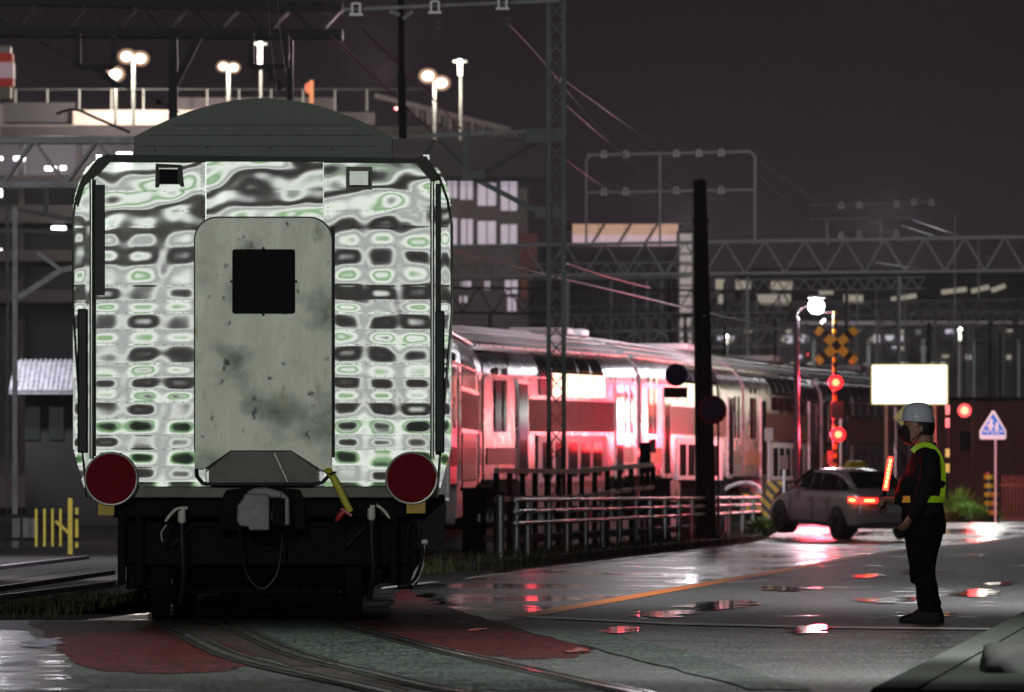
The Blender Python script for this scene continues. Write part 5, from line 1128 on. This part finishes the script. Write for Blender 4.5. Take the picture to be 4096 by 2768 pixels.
# far gantries to the right
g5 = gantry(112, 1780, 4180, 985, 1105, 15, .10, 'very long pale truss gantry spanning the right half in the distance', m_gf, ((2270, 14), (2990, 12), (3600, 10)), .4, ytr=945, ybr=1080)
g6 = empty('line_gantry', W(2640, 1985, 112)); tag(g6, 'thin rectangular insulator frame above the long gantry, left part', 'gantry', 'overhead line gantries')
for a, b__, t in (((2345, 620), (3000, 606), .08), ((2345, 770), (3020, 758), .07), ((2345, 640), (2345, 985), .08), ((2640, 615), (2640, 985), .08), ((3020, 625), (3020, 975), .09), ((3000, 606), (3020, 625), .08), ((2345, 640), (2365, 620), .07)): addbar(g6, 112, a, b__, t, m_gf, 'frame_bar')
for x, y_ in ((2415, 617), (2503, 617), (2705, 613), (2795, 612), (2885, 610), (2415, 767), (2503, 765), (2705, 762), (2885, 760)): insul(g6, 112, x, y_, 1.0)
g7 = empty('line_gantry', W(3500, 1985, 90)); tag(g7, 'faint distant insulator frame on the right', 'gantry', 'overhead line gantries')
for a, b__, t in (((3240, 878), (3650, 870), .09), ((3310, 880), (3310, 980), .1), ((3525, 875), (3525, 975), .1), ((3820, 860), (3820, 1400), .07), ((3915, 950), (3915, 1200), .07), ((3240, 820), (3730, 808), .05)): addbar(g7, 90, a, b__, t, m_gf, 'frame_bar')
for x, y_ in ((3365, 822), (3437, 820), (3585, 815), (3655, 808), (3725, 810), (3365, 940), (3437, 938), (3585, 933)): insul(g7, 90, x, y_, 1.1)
g8 = gantry(100, 1790, 3250, 1150, 1250, 12, .08, 'lower dark truss gantry behind the train roofs', m_gan, ((1960, 12), (2370, 12), (2740, 12), (3100, 12)), .4, ytr=1165)
g9 = gantry(85, 2000, 4150, 1330, 1400, 20, .06, 'lowest far truss gantry just above the train roofs', m_gan, ((2180, 9), (2500, 9), (3000, 9), (3550, 9), (3980, 11)), .4, ytr=1300)
g10 = gantry(70, 1800, 4200, 1235, 1290, 26, .07, 'farthest thin truss in front of the station hall', m_ganl, ((2100, 8), (2600, 8), (3180, 8), (3420, 8), (3700, 8)), .4, ytr=1195)
rr3 = random.Random(9)
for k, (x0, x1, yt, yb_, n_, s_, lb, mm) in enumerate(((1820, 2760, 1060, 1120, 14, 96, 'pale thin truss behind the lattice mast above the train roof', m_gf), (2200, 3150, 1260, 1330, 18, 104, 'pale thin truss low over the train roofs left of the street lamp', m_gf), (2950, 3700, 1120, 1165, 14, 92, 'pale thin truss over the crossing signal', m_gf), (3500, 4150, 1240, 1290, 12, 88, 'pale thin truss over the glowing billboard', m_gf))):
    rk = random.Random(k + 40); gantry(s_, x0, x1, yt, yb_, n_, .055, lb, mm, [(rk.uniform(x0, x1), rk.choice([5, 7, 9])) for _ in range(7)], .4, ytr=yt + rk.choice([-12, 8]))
# assorted masts
for px, top, s, wd, lb in ((3715, 1290, 120, 16, 'dark mast rising behind the glowing billboard'), (4000, 1330, 110, 14, 'dark mast left of the cluster at the right edge'), (3965, 1285, 100, 22, 'thick dark mast near the right edge'), (3385, 1160, 118, 12, 'thin dark mast behind the crossing signal'),
                           (3225, 1290, 125, 8, 'thin pale mast beside the lamp post'), (2900, 1130, 100, 14, 'dark mast right of the tall black pole'), (3590, 1100, 90, 9, 'thin mast between billboard and crossing signal'), (2680, 1120, 100, 12, 'dark mast left of the tall black pole'), (4060, 1250, 95, 20, 'dark mast at the right edge')):
    p = W(px, top, s); b = MB(); b.tube([(p.x, p.y, 0), (p.x, p.y, p.z)], wd / s / 2, 10); tag(b.build('mast', m_gan if wd > 9 else m_ganl, smooth=True), lb, 'mast', 'distant masts')
# wires
def wire(pts, r, m, label, group='overhead wires'):
    b = MB(); b.tube(cspline(pts, 8), r, 6); return tag(b.build('wire', m, smooth=True), label, 'wire', group)
wire([W(1770, 985, 215), W(2190, 1100, 190), W(2480, 1168, 175), W(2780, 1240, 160), W(3120, 1315, 145)], .016, m_wire, 'bright wire running down from the rail car over the lattice mast')
wire([W(2270, 1055, 190), W(2440, 1110, 180), W(2600, 1152, 170)], .012, m_wire, 'short bright wire just right of the lattice mast')
wire([W(2034, 96, 222), W(2180, 255, 190), W(2420, 540, 150), W(2660, 760, 120), W(2900, 800, 100)], .009, m_wired, 'wire falling from the top right insulator past the mast')
wire([W(2240, 310, 222), W(2600, 570, 150), W(2900, 800, 112)], .009, m_wired, 'faint wire from the mast top to the insulator frame')
wire([W(2240, 400, 222), W(2500, 620, 150), W(2790, 820, 112)], .009, m_wired, 'second faint wire from the mast to the insulator frame')
wire([W(2250, 630, 222), W(2450, 765, 150), W(2600, 800, 120)], .009, m_wired, 'low faint wire right of the mast')
wire([W(1448, 120, 222), W(1640, 300, 215), W(1850, 520, 205)], .014, m_wired, 'dark wire from the top crossbar towards the cantilever arms')
wire([W(1320, 140, 222), W(1480, 290, 215), W(1740, 540, 205)], .014, m_wired, 'dark wire left of the tall dark post')
wire([W(1070, -40, 400), W(1085, 180, 350), W(1112, 382, 300)], .004, m_wired, 'thin wire hanging down to the roof of the leading rail car')
wire([W(1108, -40, 400), W(1122, 140, 350), W(1145, 300, 300)], .004, m_wired, 'second thin wire above the roof of the leading rail car')
wire([W(-40, 60, 190), W(250, 215, 190), W(430, 310, 190)], .010, m_wired, 'dark wire from the upper left to the insulator')
wire([W(470, 340, 190), W(640, 408, 190), W(720, 450, 190)], .012, m_wired, 'dark wire between the insulator and the dark leg')
wire([W(225, 455, 190), W(300, 438, 190), W(380, 470, 190), W(520, 530, 190)], .03, m_wired, 'thick dark cable curling down to the rail car roof')
b = MB(); ball(b, W(636, 408, 189.8), .07, 12); tag(b.build('wire_weight', m_gan, smooth=True), 'small dark ball on the wire left of the dark leg', 'wire fitting')
for k, (a, b__, c) in enumerate((((3030, 640), (3400, 880), (3700, 960)), ((3030, 700), (3300, 900), (3700, 1010)), ((3650, 880), (3900, 960), (4150, 1010)), ((3600, 900), (3850, 980), (4150, 1060)), ((3500, 1050), (3800, 1090), (4150, 1120)))):
    wire([W(*a, 110), W(*b__, 95), W(*c, 85)], .012, m_wired, ('upper', 'second', 'third', 'fourth', 'lowest')[k] + ' of the faint wires sagging across the far right')
# ------------------------------------------------------------------ parking deck building, upper left
s = 72.; YB = F / s
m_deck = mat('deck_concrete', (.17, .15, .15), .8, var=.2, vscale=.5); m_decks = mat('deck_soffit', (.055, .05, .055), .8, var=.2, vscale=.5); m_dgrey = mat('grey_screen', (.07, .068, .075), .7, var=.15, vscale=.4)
m_tubew = glow_mat('fluorescent_tube', (.95, .9, 1.0), 7); m_win = mat('lit_office_window', (.3, .28, .32), .3, emis=(.78, .66, .80), es=.42, var=.3, vscale=.6)
pk = empty('parking_building', (W(700, 1, s).x, YB + 8, 0)); tag(pk, 'multi storey parking building with lamps on its roof deck in the upper left', 'building')
def pb(x0, x1, y0, y1, dy0, dy1, m, nm, par=None):
    b = MB(); p, q = W(x0, y1, s), W(x1, y0, s); b.b2(p.x, q.x, YB + dy0, YB + dy1, p.z, q.z); return b.build(nm, m, par or pk)
pb(-250, 2030, 505, 545, 0, 16, m_decks, 'roof_slab'); pb(-250, 300, 498, 506, -.05, 0, m_deck, 'slab_edge'); pb(292, 820, 440, 500, -.04, .2, mat('pale_lit_parapet', (.72, .60, .52), .7, var=.15, vscale=.5), 'parapet_panel'); pb(822, 1500, 450, 500, -.04, .2, m_deck, 'parapet_panel'); pb(10, 298, 408, 488, .5, .8, m_dgrey, 'screen'); pb(-250, 12, 415, 500, .4, .7, m_deck, 'parapet_panel')  # lit parapet: roof lamp light put into a paler base colour
pb(700, 1340, 380, 440, 3, 3.3, m_deck, 'upper_parapet')
for i, x in enumerate(range(-200, 1700, 128)): pb(x, x + 5, 352, 440, 1.0, 1.08, m_ins, 'fence_post')
pb(-250, 1700, 352, 355, 1.0, 1.05, m_ganl, 'fence_rail')
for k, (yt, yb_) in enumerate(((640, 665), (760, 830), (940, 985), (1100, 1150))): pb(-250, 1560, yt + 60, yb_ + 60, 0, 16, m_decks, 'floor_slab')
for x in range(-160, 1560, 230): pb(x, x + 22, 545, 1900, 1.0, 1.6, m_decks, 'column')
pb(-250, 1560, 545, 1900, 10, 10.4, mat('inner_wall', (.22, .20, .21), .8), 'back_wall')
for x, y_, w_, h_ in ((40, 522, 12, 14), (108, 524, 8, 8), (200, 524, 8, 18), (378, 524, 32, 14), (75, 632, 44, 14), (3, 632, 8, 12), (200, 672, 44, 14), (250, 670, 20, 14), (280, 712, 50, 14), (232, 912, 56, 16), (0, 770, 10, 30), (0, 1010, 10, 30), (495, 612, 60, 8)):
    pb(x - w_ / 2, x + w_ / 2, y_ - h_ / 2, y_ + h_ / 2, .55, .75, m_tubew, 'tube_light')
lamp('parapet_fill', 'POINT', (W(520, 1, s).x, YB - 5, W(1, 380, s).z), 2600, (1, .86, .76), .5); lamp('deck_light', 'POINT', (W(200, 1, s).x, YB + 5, W(1, 650, s).z), 600, (1, .95, 1), .5); lamp('deck_light', 'POINT', (W(1500, 1, s).x, YB + 5, W(1, 600, s).z), 200, (1, .9, .9), .5)  # first light is added to brighten the pale parapet
# right wing with the lit office windows
wing = empty('office_wing', (W(1880, 1, s).x, YB, 0)); tag(wing, 'dark office block with two rows of lit pinkish windows right of the rail car', 'building')
m_ow = mat('office_wall', (.085, .075, .08), .8, var=.2, vscale=.4)
def ob(x0, x1, y0, y1, dy0, dy1, m, nm, par=None):
    b = MB(); p, q = W(x0, y1, s), W(x1, y0, s); b.b2(p.x, q.x, YB + dy0, YB + dy1, p.z, q.z); return b.build(nm, m, par or wing)
ob(1580, 2110, 555, 1900, -3, 12, m_ow, 'wall'); ob(1570, 2180, 560, 722, -4, -3.02, mat('dark_roof_band', (.018, .016, .020), .8), 'roof_band')
for x0, x1, y0, y1 in ((1790, 1830, 720, 800), (1842, 1892, 724, 806), (1912, 1984, 740, 830), (2004, 2068, 730, 850), (1790, 1830, 880, 985), (1845, 1892, 884, 985), (1912, 1984, 892, 985), (2004, 2068, 905, 985), (1845, 1885, 1130, 1160), (1940, 1960, 1130, 1165), (2020, 2070, 1125, 1180), (1840, 1870, 1190, 1215), (2030, 2065, 1195, 1250)):
    wn_ = ob(x0, x1, y0, y1, -3.1, -3.02, m_win, 'window')
    ob((x0 + x1) / 2 - 2, (x0 + x1) / 2 + 2, y0, y1, -3.16, -3.11, m_ow, 'mullion', wn_)
for k, x in enumerate(range(1640, 2150, 22)):
    h0 = 400 + (x - 1640) * .26; ob(x, x + (14 if k % 3 else 18), h0 + 20, h0 + 60 + (k % 4) * 8, -1, -.8, m_deck if k % 2 else m_dgrey, 'roof_screen')
b = MB(); b.bar(W(1500, 385, s, -1), W(2040, 522, s, -1), .25); b.build('roof_edge', m_deck, wing)
ob(2080, 2150, 940, 1080, -3.3, -3.02, mat('dull_red_sign', (.11, .035, .03), .7), 'sign_panel'); ob(2085, 2110, 1090, 1200, -3.3, -3.02, mat('dull_orange_sign', (.16, .06, .03), .7), 'sign_panel')
for x, y_ in ((1400, 480),): ob(x - 30, x + 60, 480, 560, -6, -4.2, m_dgrey, 'roof_plant')
# roof lamps
m_sod = glow_mat('warm_white_lamp', (1.0, .84, .66), 38); m_sod2 = glow_mat('cool_white_tube', (1, .95, .9), 9)
def halo_mat(name, col, es):
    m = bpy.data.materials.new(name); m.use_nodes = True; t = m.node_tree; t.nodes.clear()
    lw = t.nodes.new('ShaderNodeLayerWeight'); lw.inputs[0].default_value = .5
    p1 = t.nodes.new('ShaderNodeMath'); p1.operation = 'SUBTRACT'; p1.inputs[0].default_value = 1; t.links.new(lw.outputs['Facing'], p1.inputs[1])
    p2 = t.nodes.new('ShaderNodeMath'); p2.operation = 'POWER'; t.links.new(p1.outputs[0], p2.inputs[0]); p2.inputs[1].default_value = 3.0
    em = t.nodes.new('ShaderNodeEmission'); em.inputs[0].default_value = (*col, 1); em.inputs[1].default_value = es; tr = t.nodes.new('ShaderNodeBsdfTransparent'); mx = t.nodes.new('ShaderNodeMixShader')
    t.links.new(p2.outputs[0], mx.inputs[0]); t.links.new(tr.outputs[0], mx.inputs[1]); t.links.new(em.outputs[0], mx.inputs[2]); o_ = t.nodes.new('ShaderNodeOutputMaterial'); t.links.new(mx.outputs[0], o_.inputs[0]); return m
m_halo = halo_mat('warm_lamp_halo', (1, .62, .42), 1.3)  # glow around each lamp head, drawn as a soft emissive shell
def roof_lamp(px, py, r, lb, two=True, tilt=0, base=505):
    s_ = 74.; p = W(px, py, s_); o = empty('roof_lamp', W(px, base, s_)); tag(o, lb, 'roof lamp', 'lamps on the parking roof')
    b = MB(); b.tube([W(px, base, s_), W(px, py + 8, s_)], .09, 8); b.build('pole', m_ganl, o, smooth=True)
    for k in ((-1, 1) if two else (0,)):
        b = MB(); ball(b, W(px + k * r * 1.25, py + k * tilt, s_), r * 2.0 / s_, 20, (1, 1, .85)); b.build('lamp_halo', m_halo, o, smooth=True)
        b = MB(); ball(b, W(px + k * r * 1.25, py + k * tilt, s_), r / s_, 14, (1, 1, .8)); b.build('lamp_head', m_sod, o, smooth=True)
        q = W(px + k * r * 1.2, py, s_); lamp('roof_lamp_light', 'POINT', (q.x, q.y - 1.0, q.z - .3), 900, (1, .84, .7), .4)
    return o
roof_lamp(534, 230, 21, 'twin headed bright lamp on a pole above the parking deck, leftmost', True, 4)
roof_lamp(914, 268, 16, 'smaller twin headed lamp on the parking roof right of the dark leg', True, 2)
roof_lamp(1738, 318, 21, 'bright twin lamp on the roof right of the rail car', True, 14, 560)
o = roof_lamp(462, 296, 22, 'bright single lamp behind the insulator of the big dark gantry', False)
for px, y0, y1, lb in ((1040, 168, 278, 'tall tube lamp standing between two struts of the dark gantry'), (1840, 238, 300, 'tall narrow tube lamp right of the bright twin lamp')):
    p0, p1 = W(px, y0, 74), W(px, y1, 74); o = empty('tube_lamp', W(px, 505, 74)); tag(o, lb, 'roof lamp', 'lamps on the parking roof')
    b = MB(); b.tube([W(px + 4, 560, 74, .2), W(px + 4, y1, 74, .2)], .08, 8); b.build('pole', m_ganl, o)
    b = MB(); b.bar(p0, p1, .20); b.build('tube', m_sod2, o)
    b = MB(); b.bar(W(px - 28, y0 + 6, 74, .4), W(px + 28, y0 + 6, 74, .4), .12); b.build('cross_arm', m_ins, o)
b = MB(); b.bar(W(1246, 322, 76), W(1246, 412, 76), .20); o = b.build('orange_post', glow_mat('orange_glow', (1, .30, .06), .9)); tag(o, 'glowing orange post above the curved roof end of the rail car', 'post')
b = MB(); ball(b, W(1232, 352, 76), .22, 12, (.7, .5, 1.4)); b.build('orange_lamp', glow_mat('orange_lamp_glow', (1, .16, .04), .9), o)
b = MB(); ball(b, W(1583, 434, 74), .09, 10); tag(b.build('beacon', glow_mat('red_beacon', (1, .03, .08), 3)), 'tiny red beacon left of the tall dark post', 'beacon')
ad_ = empty('round_advertising_sign', W(0, 500, 82)); tag(ad_, 'striped red and white rounded sign cut by the left edge', 'sign')
for y0, y1, xr, m in ((182, 212, 42, m_ins), (212, 248, 50, mat('sign_red', (.45, .04, .03), .5, emis=(1, .08, .05), es=.12)), (248, 312, 54, mat('sign_pink_white', (.6, .45, .50), .5, emis=(1, .7, .8), es=.18)), (312, 345, 52, mat('sign_red', (.45, .04, .03), .5)), (345, 396, 42, mat('sign_cream', (.5, .45, .30), .5))):
    p, q = W(-60, y1, 82), W(xr, y0, 82); b = MB(); b.b2(p.x, q.x, p.y, p.y + 1.2, p.z, q.z); b.build('sign_band', m, ad_, bevel=.05)
b = MB(); b.tube([W(-20, 396, 82, .6), W(-20, 540, 82, .6)], .2, 8); b.build('post', m_ins, ad_)
# ------------------------------------------------------------------ station side, right
m_peach = mat('backlit_peach_panel', (.5, .4, .35), .5, emis=(1.0, .56, .38), es=.42, var=.25, vscale=.8); m_pinkp = mat('backlit_pink_panel', (.5, .4, .45), .5, emis=(.95, .65, .72), es=.5, var=.2, vscale=.8)
s = 70.; YB = F / s
hl = empty('station_hall', (W(2500, 1, s).x, YB, 0)); tag(hl, 'station hall with a peach lit clerestory strip behind the masts', 'building')
def hb(x0, x1, y0, y1, dy0, dy1, m, nm, par=None):
    b = MB(); p, q = W(x0, y1, s), W(x1, y0, s); b.b2(p.x, q.x, YB + dy0, YB + dy1, p.z, q.z); return b.build(nm, m, par or hl)
hb(2120, 2760, 982, 1900, .3, 12, mat('hall_wall', (.060, .052, .062), .8, var=.3, vscale=.3), 'wall'); hb(2270, 2740, 885, 896, -.3, 12, m_ow, 'roof')
for i in range(4): 
    x = 2290 + i * 106; pn = hb(x, x + 104, 896, 940, 0, .3, m_peach, 'clerestory_panel'); hb(x, x + 104, 940, 982, .02, .3, m_pinkp, 'clerestory_panel')
for i in range(1, 4): x = 2290 + i * 106; b = MB(); b.bar(W(x + 22, 896, s, -.2), W(x - 34, 984, s, -.2), .14); b.build('roof_strut', m_ow, hl)
m_tw = mat('lit_tower_panel', (.4, .36, .34), .5, emis=(.85, .72, .68), es=.30, var=.35, vscale=.7)
tw = empty('stair_tower', (W(2740, 1, s).x, YB - 2, 0)); tag(tw, 'pale lit stair tower left of the tall black pole', 'tower')
for i in range(14): y_ = 940 + i * 42; hb(2716, 2764, y_, y_ + 34, -2.3, -2.0, m_tw, 'lit_panel', tw)
hb(2706, 2780, 925, 1900, -2, 0, m_ow, 'wall', tw)
s = 62.; YB = F / s
st2 = empty('station_building', (W(3500, 1, s).x, YB, 0)); tag(st2, 'long low station building filling the distance on the right', 'building')
def sb2(x0, x1, y0, y1, dy0, dy1, m, nm, par=None):
    b = MB(); p, q = W(x0, y1, s), W(x1, y0, s); b.b2(p.x, q.x, YB + dy0, YB + dy1, p.z, q.z); return b.build(nm, m, par or st2)
sb2(2760, 4300, 1290, 1960, 0, 8, mat('pale_station_wall', (.20, .20, .20), .8, var=.5, vscale=.35), 'lower_wall')
sb2(2760, 4300, 1195, 1290, 2, 8, mat('mid_station_wall', (.13, .12, .13), .8, var=.5, vscale=.4), 'upper_wall'); sb2(2950, 4300, 1075, 1195, -1.5, 8, mat('dark_station_roof', (.020, .018, .022), .8, var=.3, vscale=.3), 'roof')
m_cream = mat('lit_cream_window', (.5, .48, .4), .5, emis=(.95, .85, .66), es=.28, var=.5, vscale=.7); m_grn = mat('dim_window', (.2, .2, .2), .5, emis=(.6, .65, .6), es=.14, var=.4, vscale=.8); m_wht = mat('lit_white_window', (.6, .6, .6), .5, emis=(.9, .85, 1), es=.55, var=.4, vscale=.8)
for x0, x1, y0, y1 in ((2860, 2895, 1120, 1170), (3080, 3165, 1128, 1172), (3020, 3160, 1180, 1222), (3272, 3330, 1166, 1180), (3370, 3448, 1182, 1215), (2870, 2890, 1180, 1220), (2940, 3000, 1120, 1160)): sb2(x0, x1, y0, y1, 1.0 if y0 > 1200 else -1.7, 1.2 if y0 > 1200 else -1.55, m_cream, 'bright_window')
for x0, y0, x1, y1 in ((3560, 1200, 3660, 1185), (3760, 1172, 3860, 1160), (3880, 1168, 3950, 1150), (3960, 1165, 4015, 1145)):
    b = MB(); b.bar(W(x0, y0, s, -1.8), W(x1, y1, s, -1.8), .30); b.build('lit_roof_strip', m_cream, st2)
for x0, x1, y0, y1 in ((3135, 3168, 1342, 1372), (3205, 3230, 1340, 1368), (3495, 3520, 1340, 1370), (3540, 3575, 1342, 1362), (3588, 3612, 1342, 1364), (2700, 2712, 1130, 1170), (2870, 2935, 1345, 1360)): sb2(x0, x1, y0, y1, -.2, -.05, m_wht, 'bright_window')
rw_ = random.Random(3)
for k in range(34):
    x = rw_.uniform(2770, 4080); y_ = rw_.choice([1318, 1352, 1386, 1420, 1450]); w_ = rw_.uniform(8, 34)
    sb2(x, x + w_, y_, y_ + rw_.uniform(6, 20), -.25 - k * .003, -.05, rw_.choice([m_wht, m_cream, m_grn]), 'bright_window')
pc = empty('platform_canopy', (W(3600, 1, 75).x, F / 75, 0)); tag(pc, 'pale platform canopy edge before the station building', 'canopy')
b = MB(); p, q = W(3200, 1300, 75), W(4200, 1288, 75); b.b2(p.x, q.x, p.y, p.y + 4, p.z, q.z + .05); b.build('roof', m_deck, pc)
for x in (3260, 3480, 3700, 3900, 4080): b = MB(); b.bar(W(x, 1295, 75, 2), (W(x, 1, 75).x, F / 75 + 2, 0), .2); b.build('column', m_ganl, pc)
# small far lamps
for px, py, r, lb in ((3840, 1318, .10, 'small white lamp on a pale post on the far platform, right'), (2905, 1345, .10, 'small yellowish lamp just right of the tall black pole')):
    s_ = 78.; o = empty('platform_lamp', (W(px, 1, s_).x, F / s_, 0)); tag(o, lb, 'street lamp', 'far platform lamps')
    b = MB(); ball(b, W(px, py, s_), r, 12); b.build('lamp_head', glow_mat('small_white_glow', (1, 1, .9), 14), o)
    b = MB(); b.tube([W(px, py + 8, s_, .1), (W(px, 1, s_).x, F / s_ + .1, 0)], .09, 8); b.build('post', m_ins, o)
    b = MB(); b.bar(W(px, py + 10, s_), W(px, py + 42, s_), .12); b.build('tube', glow_mat('soft_tube_glow', (1, 1, .8), 2.5), o)
b = MB(); ball(b, W(3228, 1418, 90), .06, 10); tag(b.build('beacon', glow_mat('red_beacon', (1, .03, .08), 3)), 'tiny red light above the train roof left of the crossing signal', 'beacon')
lamp('station_fill', 'POINT', (W(3500, 1, 75).x, F / 75 - 12, 15), 4500, (.95, .95, 1), 1.)  # unseen lights added to brighten the station and gantries
lamp('station_fill', 'POINT', (W(2700, 1, 80).x, F / 80 - 30, 14), 4500, (1, .92, 1), 1.)
lamp('station_fill', 'POINT', (W(4000, 1, 90).x, F / 100, 13), 2200, (.95, .95, 1), 1.)

lamp('station_fill', 'POINT', (W(2700, 1, 130).x, F / 130, 20.5), 2600, (1, .95, 1), 1.)  # added above the view to light the insulator frames
lamp('station_fill', 'POINT', (W(3700, 1, 120).x, F / 120, 20.5), 2600, (.95, .97, 1), 1.)  # second added light above the view, for the right gantries

# ------------------------------------------------------------------ damp night air
b = MB(); b.b2(-180, 180, -6, 790, -1.2, 22)
hz = b.build('haze', bpy.data.materials.new('haze'), None); hm_ = hz.data.materials[0]; hm_.use_nodes = True; t = hm_.node_tree; t.nodes.clear()
vo = t.nodes.new('ShaderNodeVolumePrincipled'); vo.inputs['Color'].default_value = (.9, .9, .92, 1); vo.inputs['Density'].default_value = .00012; vo.inputs['Anisotropy'].default_value = .7
ou = t.nodes.new('ShaderNodeOutputMaterial'); t.links.new(vo.outputs[0], ou.inputs['Volume']); struct(hz, 'stuff')
